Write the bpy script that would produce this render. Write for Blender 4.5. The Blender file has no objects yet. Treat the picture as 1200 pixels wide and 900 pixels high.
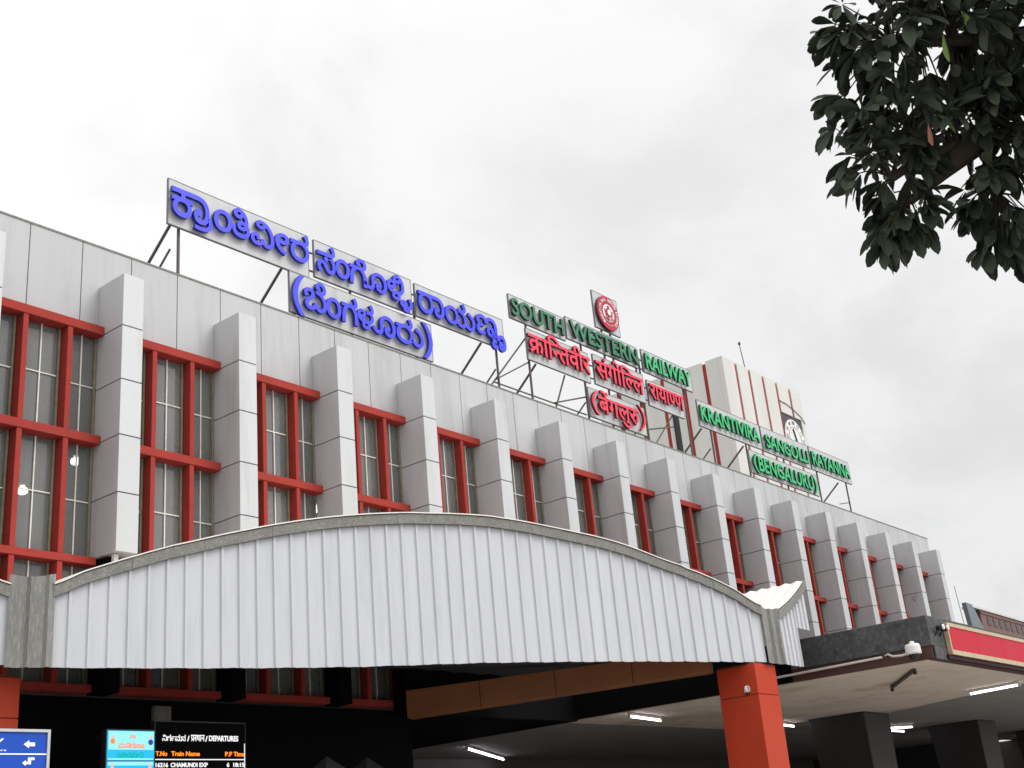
import bpy, bmesh, math, random
from mathutils import Vector, Matrix
from mathutils.geometry import delaunay_2d_cdt
random.seed(7)
SC = bpy.context.scene
COL = SC.collection

# ------------------------------------------------------------------ camera
YAW, PITCH, ROLL = 0.914148, 0.373277, -0.095851
CAM = Vector((-8.42031, -17.45173, 1.6))
cyw, syw = math.cos(YAW), math.sin(YAW)
cp, sp = math.cos(PITCH), math.sin(PITCH)
fwd = Vector((syw * cp, cyw * cp, sp))
rgt = Vector((cyw, -syw, 0))
upv = rgt.cross(fwd)
r_ = rgt * math.cos(ROLL) + upv * math.sin(ROLL)
u_ = -rgt * math.sin(ROLL) + upv * math.cos(ROLL)
cd = bpy.data.cameras.new('camera')
cam = bpy.data.objects.new('camera', cd)
COL.objects.link(cam)
cam.matrix_world = Matrix(((r_.x, u_.x, -fwd.x, CAM.x), (r_.y, u_.y, -fwd.y, CAM.y), (r_.z, u_.z, -fwd.z, CAM.z), (0, 0, 0, 1)))
cd.sensor_width = 36
cd.lens = 36 * 1424.81 / 1200
cd.clip_end = 3000
SC.camera = cam

# ------------------------------------------------------------------ sky, sun, exposure
SUN_EL, SUN_AZ = math.radians(46), math.radians(152)      # azimuth clockwise from +Y
W = bpy.data.worlds.new('World')
SC.world = W
W.use_nodes = True
nt = W.node_tree
nt.nodes.clear()
N = nt.nodes.new
L = nt.links.new
out = N('ShaderNodeOutputWorld')
bg = N('ShaderNodeBackground')
bg.inputs['Strength'].default_value = 0.1
sky = N('ShaderNodeTexSky')
sky.sky_type = 'NISHITA'
sky.sun_disc = False
sky.sun_elevation = SUN_EL
sky.sun_rotation = SUN_AZ
tc = N('ShaderNodeTexCoord')
sep = N('ShaderNodeSeparateXYZ')
L(tc.outputs['Generated'], sep.inputs[0])


def wmath(op, a, b=None, c=None):
    m = N('ShaderNodeMath')
    m.operation = op
    for i, v in enumerate((a, b, c)):
        if v is None:
            continue
        if isinstance(v, (int, float)):
            m.inputs[i].default_value = v
        else:
            L(v, m.inputs[i])
    return m.outputs[0]


# cloud deck: direction projected on a plane overhead
den = wmath('ADD', wmath('MAXIMUM', sep.outputs['Z'], 0.0), 0.35)
cx = wmath('DIVIDE', sep.outputs['X'], den)
cy = wmath('DIVIDE', sep.outputs['Y'], den)
cmb = N('ShaderNodeCombineXYZ')
L(cx, cmb.inputs[0])
L(cy, cmb.inputs[1])
n1 = N('ShaderNodeTexNoise')
n1.inputs['Scale'].default_value = 3.2
n1.inputs['Detail'].default_value = 6
n1.inputs['Roughness'].default_value = 0.58
n1.inputs['Distortion'].default_value = 0.3
L(cmb.outputs[0], n1.inputs['Vector'])
mr = N('ShaderNodeMapRange')
mr.inputs['From Min'].default_value = 0.34
mr.inputs['From Max'].default_value = 0.60
mr.inputs['To Min'].default_value = 8.75
mr.inputs['To Max'].default_value = 9.95
mr.interpolation_type = 'SMOOTHSTEP'
L(n1.outputs['Fac'], mr.inputs['Value'])
# thinner, brighter cloud towards the zenith and to the left of the building
zen = N('ShaderNodeMapRange')
zen.inputs['From Min'].default_value = 0.6
zen.inputs['From Max'].default_value = 1.0
zen.inputs['To Min'].default_value = 1.0
zen.inputs['To Max'].default_value = 1.25
L(sep.outputs['Z'], zen.inputs['Value'])
side = N('ShaderNodeMapRange')
side.inputs['From Min'].default_value = 0.40
side.inputs['From Max'].default_value = 0.95
side.inputs['To Min'].default_value = 1.07
side.inputs['To Max'].default_value = 0.86
L(sep.outputs['X'], side.inputs['Value'])
# brighter cloud round the hidden sun, behind the camera
sdv = N('ShaderNodeVectorMath')
sdv.operation = 'DOT_PRODUCT'
L(tc.outputs['Generated'], sdv.inputs[0])
sdv.inputs[1].default_value = (math.sin(SUN_AZ) * math.cos(SUN_EL), math.cos(SUN_AZ) * math.cos(SUN_EL), math.sin(SUN_EL))
glow = wmath('ADD', wmath('MULTIPLY', wmath('POWER', wmath('MAXIMUM', sdv.outputs['Value'], 0.0), 4.0), 1.2), 1.0)
lft = N('ShaderNodeMapRange')
lft.inputs['From Min'].default_value = 0.3
lft.inputs['From Max'].default_value = -0.7
lft.inputs['To Min'].default_value = 1.0
lft.inputs['To Max'].default_value = 1.12
L(sep.outputs['X'], lft.inputs['Value'])
glow = wmath('MULTIPLY', glow, lft.outputs[0])
br = wmath('MULTIPLY', wmath('MULTIPLY', wmath('MULTIPLY', mr.outputs[0], zen.outputs[0]), side.outputs[0]), glow)
cc = N('ShaderNodeCombineColor')
L(br, cc.inputs[0])
L(br, cc.inputs[1])
L(wmath('MULTIPLY', br, 1.005), cc.inputs[2])
mx = N('ShaderNodeMix')
mx.data_type = 'RGBA'
mx.inputs['Factor'].default_value = 0.97
L(sky.outputs['Color'], mx.inputs['A'])
L(cc.outputs[0], mx.inputs['B'])
L(mx.outputs['Result'], bg.inputs['Color'])
L(bg.outputs[0], out.inputs[0])

sd = bpy.data.lights.new('sun', 'SUN')
sd.energy = 1.35
sd.angle = math.radians(30)
sd.color = (1.0, 0.985, 0.965)
sun = bpy.data.objects.new('sun', sd)
COL.objects.link(sun)
sdir = Vector((math.sin(SUN_AZ) * math.cos(SUN_EL), math.cos(SUN_AZ) * math.cos(SUN_EL), math.sin(SUN_EL)))
sun.rotation_euler = (-sdir).to_track_quat('-Z', 'Y').to_euler()
sun.location = (0, -30, 40)

SC.view_settings.view_transform = 'Standard'
SC.view_settings.look = 'None'
SC.view_settings.exposure = 0.0
SC.view_settings.gamma = 1.0
SC.view_settings.use_curve_mapping = False
SC.render.engine = 'CYCLES'
SC.cycles.max_bounces = 6
SC.cycles.diffuse_bounces = 3
SC.cycles.glossy_bounces = 3
SC.cycles.transparent_max_bounces = 8
SC.cycles.caustics_reflective = False
SC.cycles.caustics_refractive = False


# ------------------------------------------------------------------ materials
def mat(name, c, rough=0.6, metal=0.0, var=0.08, scale=2.5, streak=False, bump=0.0, spec=0.5, dirt=None, dirt_amt=0.0, grain=0.03, emit=None, estr=0.0, island=0.0):
    m = bpy.data.materials.new(name)
    m.use_nodes = True
    t = m.node_tree
    n = t.nodes
    b = n['Principled BSDF']
    b.inputs['Roughness'].default_value = rough
    b.inputs['Metallic'].default_value = metal
    b.inputs['Specular IOR Level'].default_value = spec
    if emit:
        b.inputs['Emission Color'].default_value = (*emit, 1)
        b.inputs['Emission Strength'].default_value = estr
    g = n.new('ShaderNodeNewGeometry')
    mp = n.new('ShaderNodeMapping')
    mp.inputs['Scale'].default_value = (scale, scale, scale * (0.12 if streak else 1.0))
    t.links.new(g.outputs['Position'], mp.inputs['Vector'])
    a = n.new('ShaderNodeTexNoise')
    a.inputs['Scale'].default_value = 1.0
    a.inputs['Detail'].default_value = 5
    a.inputs['Roughness'].default_value = 0.6
    t.links.new(mp.outputs[0], a.inputs['Vector'])
    f = n.new('ShaderNodeTexNoise')
    f.inputs['Scale'].default_value = 60
    f.inputs['Detail'].default_value = 2
    t.links.new(g.outputs['Position'], f.inputs['Vector'])

    def mth(op, x, y):
        q = n.new('ShaderNodeMath')
        q.operation = op
        for i, v in enumerate((x, y)):
            if isinstance(v, (int, float)):
                q.inputs[i].default_value = v
            else:
                t.links.new(v, q.inputs[i])
        return q.outputs[0]
    v = mth('ADD', mth('MULTIPLY', mth('SUBTRACT', a.outputs['Fac'], 0.5), var * 4), 1.0)
    v = mth('ADD', v, mth('MULTIPLY', mth('SUBTRACT', f.outputs['Fac'], 0.5), grain * 4))
    if island:
        v = mth('ADD', v, mth('MULTIPLY', mth('SUBTRACT', g.outputs['Random Per Island'], 0.5), island * 2))
    vm = n.new('ShaderNodeVectorMath')
    vm.operation = 'SCALE'
    vm.inputs[0].default_value = c
    t.links.new(v, vm.inputs['Scale'])
    src = vm.outputs[0]
    if dirt:
        d = n.new('ShaderNodeTexNoise')
        d.inputs['Scale'].default_value = scale * 0.8
        d.inputs['Detail'].default_value = 8
        d.inputs['Roughness'].default_value = 0.7
        d.noise_dimensions = '4D'
        d.inputs['W'].default_value = 3.7
        t.links.new(mp.outputs[0], d.inputs['Vector'])
        r = n.new('ShaderNodeMapRange')
        r.inputs['From Min'].default_value = 0.5
        r.inputs['From Max'].default_value = 0.72
        r.inputs['To Max'].default_value = dirt_amt
        t.links.new(d.outputs['Fac'], r.inputs['Value'])
        x = n.new('ShaderNodeMix')
        x.data_type = 'RGBA'
        t.links.new(r.outputs[0], x.inputs['Factor'])
        t.links.new(src, x.inputs['A'])
        x.inputs['B'].default_value = (*dirt, 1)
        src = x.outputs['Result']
    t.links.new(src, b.inputs['Base Color'])
    rr = mth('ADD', mth('MULTIPLY', mth('SUBTRACT', a.outputs['Fac'], 0.5), 0.25), rough)
    t.links.new(rr, b.inputs['Roughness'])
    if bump:
        bp = n.new('ShaderNodeBump')
        bp.inputs['Strength'].default_value = bump
        bp.inputs['Distance'].default_value = 0.02
        t.links.new(a.outputs['Fac'], bp.inputs['Height'])
        t.links.new(bp.outputs[0], b.inputs['Normal'])
    return m


def emat(name, c, s):
    m = bpy.data.materials.new(name)
    m.use_nodes = True
    t = m.node_tree
    t.nodes.clear()
    o = t.nodes.new('ShaderNodeOutputMaterial')
    e = t.nodes.new('ShaderNodeEmission')
    e.inputs[0].default_value = (*c, 1)
    e.inputs[1].default_value = s
    t.links.new(e.outputs[0], o.inputs[0])
    return m


M = {}
M['panel'] = mat('grey_cladding', (0.455, 0.46, 0.465), 0.55, 0.0, 0.06, 1.6, True, 0.03, dirt=(0.25, 0.245, 0.23), dirt_amt=0.5, island=0.05)
M['pillar'] = mat('pillar_cladding', (0.505, 0.512, 0.52), 0.55, 0.15, 0.06, 1.5, True, 0.03, dirt=(0.27, 0.26, 0.245), dirt_amt=0.45, island=0.045)
M['joint'] = mat('dark_joint', (0.035, 0.035, 0.035), 0.9)
M['red'] = mat('red_frame_paint', (0.34, 0.042, 0.032), 0.75, 0, 0.12, 3, False, 0.05, 0.15, dirt=(0.20, 0.05, 0.04), dirt_amt=0.6)
M['red2'] = mat('red_board_paint', (0.40, 0.03, 0.02), 0.5)
M['wood'] = mat('pane_edge_wood', (0.20, 0.18, 0.12), 0.8, 0, 0.3, 6)
M['bar'] = mat('white_glazing_bar', (0.70, 0.68, 0.62), 0.6, dirt=(0.3, 0.27, 0.2), dirt_amt=0.5)
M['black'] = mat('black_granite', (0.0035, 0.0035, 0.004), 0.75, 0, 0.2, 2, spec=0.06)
M['room'] = mat('room_plaster', (0.22, 0.22, 0.21), 0.8)
M['curtain'] = mat('pale_curtain', (0.60, 0.60, 0.58), 0.9, 0, 0.1, 4, True)
M['kiosk'] = mat('dark_kiosk_sheet', (0.012, 0.012, 0.012), 0.8, spec=0.1)
M['blind'] = mat('pale_blind', (0.50, 0.50, 0.47), 0.9, 0, 0.1, 3)
M['blind2'] = mat('dark_blind', (0.06, 0.065, 0.06), 0.9, 0, 0.2, 3)
M['roofc'] = mat('roof_concrete', (0.25, 0.24, 0.23), 0.9)
M['cream'] = mat('tower_cream_paint', (0.60, 0.59, 0.555), 0.7, 0, 0.06, 0.8, True, 0.05, dirt=(0.40, 0.36, 0.30), dirt_amt=0.5)
M['sheet'] = mat('white_metal_sheet', (0.55, 0.56, 0.585), 0.5, 0.0, 0.06, 3.0, True, 0.0, dirt=(0.38, 0.40, 0.42), dirt_amt=0.4, island=0.0)
M['sheet_top'] = mat('weathered_roof_sheet', (0.80, 0.77, 0.70), 0.5, 0, 0.05, 2.0, True, dirt=(0.5, 0.43, 0.33), dirt_amt=0.4)
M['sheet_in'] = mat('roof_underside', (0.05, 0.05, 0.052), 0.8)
M['trim'] = mat('weathered_flashing', (0.185, 0.185, 0.172), 0.7, 0, 0.2, 7, False, 0.1, dirt=(0.46, 0.41, 0.32), dirt_amt=0.9, spec=0.3)
M['gutter'] = mat('galvanised_gutter', (0.20, 0.20, 0.19), 0.7, 0.0, 0.18, 9, True, 0.1, dirt=(0.5, 0.46, 0.38), dirt_amt=0.8)
M['orange'] = mat('orange_column_cladding', (0.45, 0.040, 0.012), 0.55, 0, 0.06, 1.5, spec=0.3)
M['orange_b'] = mat('orange_beam_cladding', (0.26, 0.092, 0.028), 0.6, 0, 0.2, 1.5)
M['granite'] = mat('grey_granite_band', (0.060, 0.061, 0.061), 0.6, 0, 0.55, 4, False, dirt=(0.15, 0.15, 0.145), dirt_amt=0.8, spec=0.3)
M['ledge'] = mat('maroon_ledge', (0.035, 0.012, 0.013), 0.7, spec=0.2)
M['brown'] = mat('brown_stone_band', (0.07, 0.026, 0.020), 0.7, 0, 0.12, 4)
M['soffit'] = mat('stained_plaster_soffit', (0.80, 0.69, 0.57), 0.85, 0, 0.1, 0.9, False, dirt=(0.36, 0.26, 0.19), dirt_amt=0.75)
M['soffit2'] = mat('darker_grey_soffit', (0.30, 0.28, 0.265), 0.85, 0, 0.1, 0.9)
M['darkcol'] = mat('dark_granite_column', (0.026, 0.023, 0.021), 0.6, 0, 0.15, 2)
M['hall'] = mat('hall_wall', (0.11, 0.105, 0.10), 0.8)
M['board'] = mat('grey_sign_sheet', (0.50, 0.505, 0.51), 0.5, 0.0, 0.09, 2.2, True, dirt=(0.33, 0.31, 0.29), dirt_amt=0.4)
M['edge'] = mat('sign_edge', (0.17, 0.17, 0.18), 0.6)
M['blue'] = mat('blue_letter_face', (0.022, 0.034, 0.74), 0.5, 0, 0.10, 3, emit=(0.04, 0.07, 0.9), estr=0.12, dirt=(0.10, 0.02, 0.74), dirt_amt=0.5)
M['blue_s'] = mat('blue_letter_return', (0.012, 0.018, 0.16), 0.5)
M['green'] = mat('green_letter_face', (0.006, 0.40, 0.125), 0.5, 0, 0.08, 2, emit=(0.01, 0.6, 0.2), estr=0.10)
M['green_d'] = mat('dark_green_letter_face', (0.008, 0.15, 0.065), 0.5, 0, 0.2, 1.5, dirt=(0.008, 0.34, 0.12), dirt_amt=0.8)
M['green_s'] = mat('green_letter_return', (0.006, 0.018, 0.012), 0.5)
M['pink'] = mat('red_letter_face', (0.70, 0.014, 0.05), 0.5, 0, 0.06, 3, emit=(0.9, 0.03, 0.09), estr=0.12)
M['pink_s'] = mat('red_letter_return', (0.06, 0.004, 0.010), 0.5)
M['steel'] = mat('rusty_steel_angle', (0.10, 0.085, 0.08), 0.7, 0.2, 0.25, 6, dirt=(0.10, 0.045, 0.025), dirt_amt=0.6)
M['emblem'] = mat('emblem_red', (0.44, 0.024, 0.05), 0.55, spec=0.25)
M['emblem_s'] = mat('emblem_rim', (0.035, 0.006, 0.010), 0.6)
M['emblem_w'] = mat('emblem_white', (0.72, 0.70, 0.69), 0.5)
M['clockw'] = mat('clock_white', (0.72, 0.72, 0.70), 0.5)
M['clockd'] = mat('clock_dark', (0.04, 0.04, 0.045), 0.6)
M['redsign'] = mat('red_banner', (0.50, 0.008, 0.030), 0.6, 0, 0.08, 1.2, True, spec=0.25, dirt=(0.45, 0.06, 0.09), dirt_amt=0.3)
M['beige'] = mat('beige_sign_frame', (0.50, 0.40, 0.25), 0.6, 0, 0.1, 4, dirt=(0.25, 0.16, 0.09), dirt_amt=0.7)
M['trainblue'] = mat('train_blue_grey', (0.15, 0.175, 0.20), 0.6, 0, 0.1, 4)
M['trainbrown'] = mat('train_brown', (0.16, 0.075, 0.055), 0.6, 0, 0.15, 5)
M['trainroof'] = mat('train_roof', (0.55, 0.55, 0.54), 0.6)
M['dark'] = mat('dark_plastic', (0.015, 0.015, 0.016), 0.4)
M['white'] = mat('white_plastic', (0.72, 0.70, 0.66), 0.4)
M['pipe'] = mat('pale_conduit', (0.62, 0.58, 0.53), 0.5)
M['signblue'] = mat('blue_sign_face', (0.010, 0.075, 0.46), 0.5, 0, 0.05, 2, spec=0.25)
M['signwhite'] = mat('sign_white', (0.8, 0.8, 0.78), 0.4, emit=(0.8, 0.8, 0.78), estr=0.25)
M['signframe'] = mat('sign_aluminium', (0.5, 0.5, 0.5), 0.4, 0.4)
M['asphalt'] = mat('asphalt', (0.32, 0.31, 0.295), 0.9, 0, 0.1, 0.5)
M['bark'] = mat('bark', (0.06, 0.045, 0.033), 0.9, 0, 0.2, 8, True, 0.4)
M['bird'] = mat('dark_feathers', (0.03, 0.03, 0.04), 0.6)
M['tube'] = emat('tube_glow', (0.93, 0.90, 1.0), 9.0)
M['lamp'] = emat('lamp_glow', (0.95, 1.0, 0.95), 14.0)
M['scr_cy'] = emat('screen_cyan', (0.03, 0.50, 0.85), 1.2)
M['scr_lt'] = emat('screen_pale', (0.34, 0.86, 1.0), 1.15)
M['scr_w'] = emat('screen_white', (1.0, 0.97, 0.98), 1.1)
M['scr_o'] = emat('screen_orange', (1.0, 0.24, 0.02), 1.6)
M['scr_oc'] = emat('screen_amber', (1.0, 0.30, 0.10), 1.1)
M['scr_g'] = emat('screen_green', (0.01, 0.50, 0.28), 1.0)
M['scr_s'] = emat('screen_skin', (0.9, 0.62, 0.62), 1.0)
M['scr_n'] = emat('screen_navy', (0.05, 0.08, 0.4), 1.0)


def glass_mat():
    m = bpy.data.materials.new('dusty_window_glass')
    m.use_nodes = True
    t = m.node_tree
    n = t.nodes
    n.clear()
    o = n.new('ShaderNodeOutputMaterial')
    tr = n.new('ShaderNodeBsdfTransparent')
    tr.inputs[0].default_value = (0.75, 0.78, 0.76, 1)
    df = n.new('ShaderNodeBsdfDiffuse')
    gl = n.new('ShaderNodeBsdfGlossy')
    gl.inputs['Roughness'].default_value = 0.06
    g = n.new('ShaderNodeNewGeometry')
    mp = n.new('ShaderNodeMapping')
    mp.inputs['Scale'].default_value = (1.3, 1.3, 0.5)
    t.links.new(g.outputs['Position'], mp.inputs[0])
    a = n.new('ShaderNodeTexNoise')
    a.inputs['Scale'].default_value = 1.0
    a.inputs['Detail'].default_value = 7
    a.inputs['Roughness'].default_value = 0.65
    t.links.new(mp.outputs[0], a.inputs['Vector'])
    r = n.new('ShaderNodeMapRange')
    r.inputs['From Min'].default_value = 0.25
    r.inputs['From Max'].default_value = 0.75
    r.inputs['To Min'].default_value = 0.30
    r.inputs['To Max'].default_value = 0.62
    t.links.new(a.outputs['Fac'], r.inputs['Value'])
    df.inputs[0].default_value = (0.28, 0.285, 0.28, 1)
    m1 = n.new('ShaderNodeMixShader')
    t.links.new(r.outputs[0], m1.inputs[0])
    t.links.new(tr.outputs[0], m1.inputs[1])
    t.links.new(df.outputs[0], m1.inputs[2])
    fr = n.new('ShaderNodeFresnel')
    fr.inputs[0].default_value = 1.45
    m2 = n.new('ShaderNodeMixShader')
    t.links.new(fr.outputs[0], m2.inputs[0])
    t.links.new(m1.outputs[0], m2.inputs[1])
    t.links.new(gl.outputs[0], m2.inputs[2])
    t.links.new(m2.outputs[0], o.inputs[0])
    return m


M['glass'] = glass_mat()


def leaf_mat(name, c, c2):
    m = bpy.data.materials.new(name)
    m.use_nodes = True
    t = m.node_tree
    n = t.nodes
    b = n['Principled BSDF']
    b.inputs['Roughness'].default_value = 0.55
    b.inputs['Specular IOR Level'].default_value = 0.3
    g = n.new('ShaderNodeNewGeometry')
    mx_ = n.new('ShaderNodeMix')
    mx_.data_type = 'RGBA'
    mx_.inputs['A'].default_value = (*c, 1)
    mx_.inputs['B'].default_value = (*c2, 1)
    t.links.new(g.outputs['Random Per Island'], mx_.inputs['Factor'])
    t.links.new(mx_.outputs['Result'], b.inputs['Base Color'])
    return m


M['leaf'] = leaf_mat('dark_leaf', (0.018, 0.024, 0.017), (0.068, 0.085, 0.055))
M['leaf_y'] = leaf_mat('young_leaf', (0.10, 0.17, 0.04), (0.16, 0.24, 0.06))
M['leaf_r'] = leaf_mat('dry_leaf', (0.30, 0.11, 0.06), (0.30, 0.11, 0.06))


# ------------------------------------------------------------------ mesh helpers
class MB:
    def __init__(s):
        s.v = []
        s.f = []
        s.mi = []

    def quad(s, pts, mi=0):
        i = len(s.v)
        s.v += [tuple(p) for p in pts]
        s.f.append(tuple(range(i, i + len(pts))))
        s.mi.append(mi)
        return s

    def hexa(s, p, mi=0):      # 8 points: bottom 0-3 (counter-clockwise from above), top 4-7
        i = len(s.v)
        s.v += [tuple(q) for q in p]
        for f in ((0, 3, 2, 1), (4, 5, 6, 7), (0, 1, 5, 4), (1, 2, 6, 5), (2, 3, 7, 6), (3, 0, 4, 7)):
            s.f.append(tuple(i + k for k in f))
            s.mi.append(mi)
        return s

    def box(s, x0, y0, z0, x1, y1, z1, mi=0):
        return s.hexa([(x0, y0, z0), (x1, y0, z0), (x1, y1, z0), (x0, y1, z0), (x0, y0, z1), (x1, y0, z1), (x1, y1, z1), (x0, y1, z1)], mi)

    def bar(s, a, b, w, h=None, mi=0):
        a, b = Vector(a), Vector(b)
        h = h or w
        d = (b - a).normalized()
        up = Vector((0, 0, 1)) if abs(d.z) < 0.95 else Vector((0, 1, 0))
        x = d.cross(up).normalized() * w / 2
        z = x.cross(d).normalized() * h / 2
        return s.hexa([a - x - z, a + x - z, b + x - z, b - x - z, a - x + z, a + x + z, b + x + z, b - x + z], mi)

    def tube(s, pts, r, n=8, mi=0, caps=True):
        pts = [Vector(p) for p in pts]
        rs = r if isinstance(r, (list, tuple)) else [r] * len(pts)
        rings = []
        for k, p in enumerate(pts):
            d = (pts[min(k + 1, len(pts) - 1)] - pts[max(k - 1, 0)]).normalized()
            up = Vector((0, 0, 1)) if abs(d.z) < 0.9 else Vector((1, 0, 0))
            x = d.cross(up).normalized()
            y = x.cross(d).normalized()
            i = len(s.v)
            for j in range(n):
                a = 2 * math.pi * j / n
                s.v.append(tuple(p + (x * math.cos(a) + y * math.sin(a)) * rs[k]))
            rings.append(i)
        for a, b in zip(rings, rings[1:]):
            for j in range(n):
                s.f.append((a + j, a + (j + 1) % n, b + (j + 1) % n, b + j))
                s.mi.append(mi)
        if caps:
            s.f.append(tuple(rings[0] + j for j in range(n))[::-1])
            s.mi.append(mi)
            s.f.append(tuple(rings[-1] + j for j in range(n)))
            s.mi.append(mi)
        return s

    def lathe(s, c, prof, n=16, axis='z', mi=0):   # prof: (radius, height)
        c = Vector(c)
        rings = []
        for r, h in prof:
            i = len(s.v)
            for j in range(n):
                a = 2 * math.pi * j / n
                q = Vector((r * math.cos(a), r * math.sin(a), h))
                if axis == 'y':
                    q = Vector((q.x, -q.z, q.y))
                s.v.append(tuple(c + q))
            rings.append(i)
        for a, b in zip(rings, rings[1:]):
            for j in range(n):
                s.f.append((a + j, a + (j + 1) % n, b + (j + 1) % n, b + j))
                s.mi.append(mi)
        s.f.append(tuple(rings[0] + j for j in range(n))[::-1])
        s.mi.append(mi)
        s.f.append(tuple(rings[-1] + j for j in range(n)))
        s.mi.append(mi)
        return s

    def build(s, name, mats, parent=None, bevel=0.0, smooth=False):
        me = bpy.data.meshes.new(name)
        me.from_pydata(s.v, [], s.f)
        mats = mats if isinstance(mats, (list, tuple)) else [mats]
        for m in mats:
            me.materials.append(m)
        me.polygons.foreach_set('material_index', s.mi)
        bm = bmesh.new()
        bm.from_mesh(me)
        bmesh.ops.recalc_face_normals(bm, faces=bm.faces)
        if bevel:
            bmesh.ops.bevel(bm, geom=list(bm.edges), offset=bevel, segments=1, affect='EDGES', clamp_overlap=True)
        bm.to_mesh(me)
        bm.free()
        if smooth:
            me.polygons.foreach_set('use_smooth', [True] * len(me.polygons))
        me.update()
        o = bpy.data.objects.new(name, me)
        COL.objects.link(o)
        if parent:
            adopt(o, parent)
        return o


def adopt(o, parent):
    o.parent = parent
    o.matrix_parent_inverse = Matrix.Translation(-parent.location) if parent.type == 'EMPTY' else Matrix.Identity(4)


def tag(o, label=None, cat=None, group=None, kind=None):
    if label:
        o['label'] = label
    if cat:
        o['category'] = cat
    if group:
        o['group'] = group
    if kind:
        o['kind'] = kind
    return o


def thing(name, loc, label, cat, group=None):
    o = bpy.data.objects.new(name, None)
    o.empty_display_size = 0.2
    o.location = loc
    COL.objects.link(o)
    return tag(o, label, cat, group)


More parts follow.
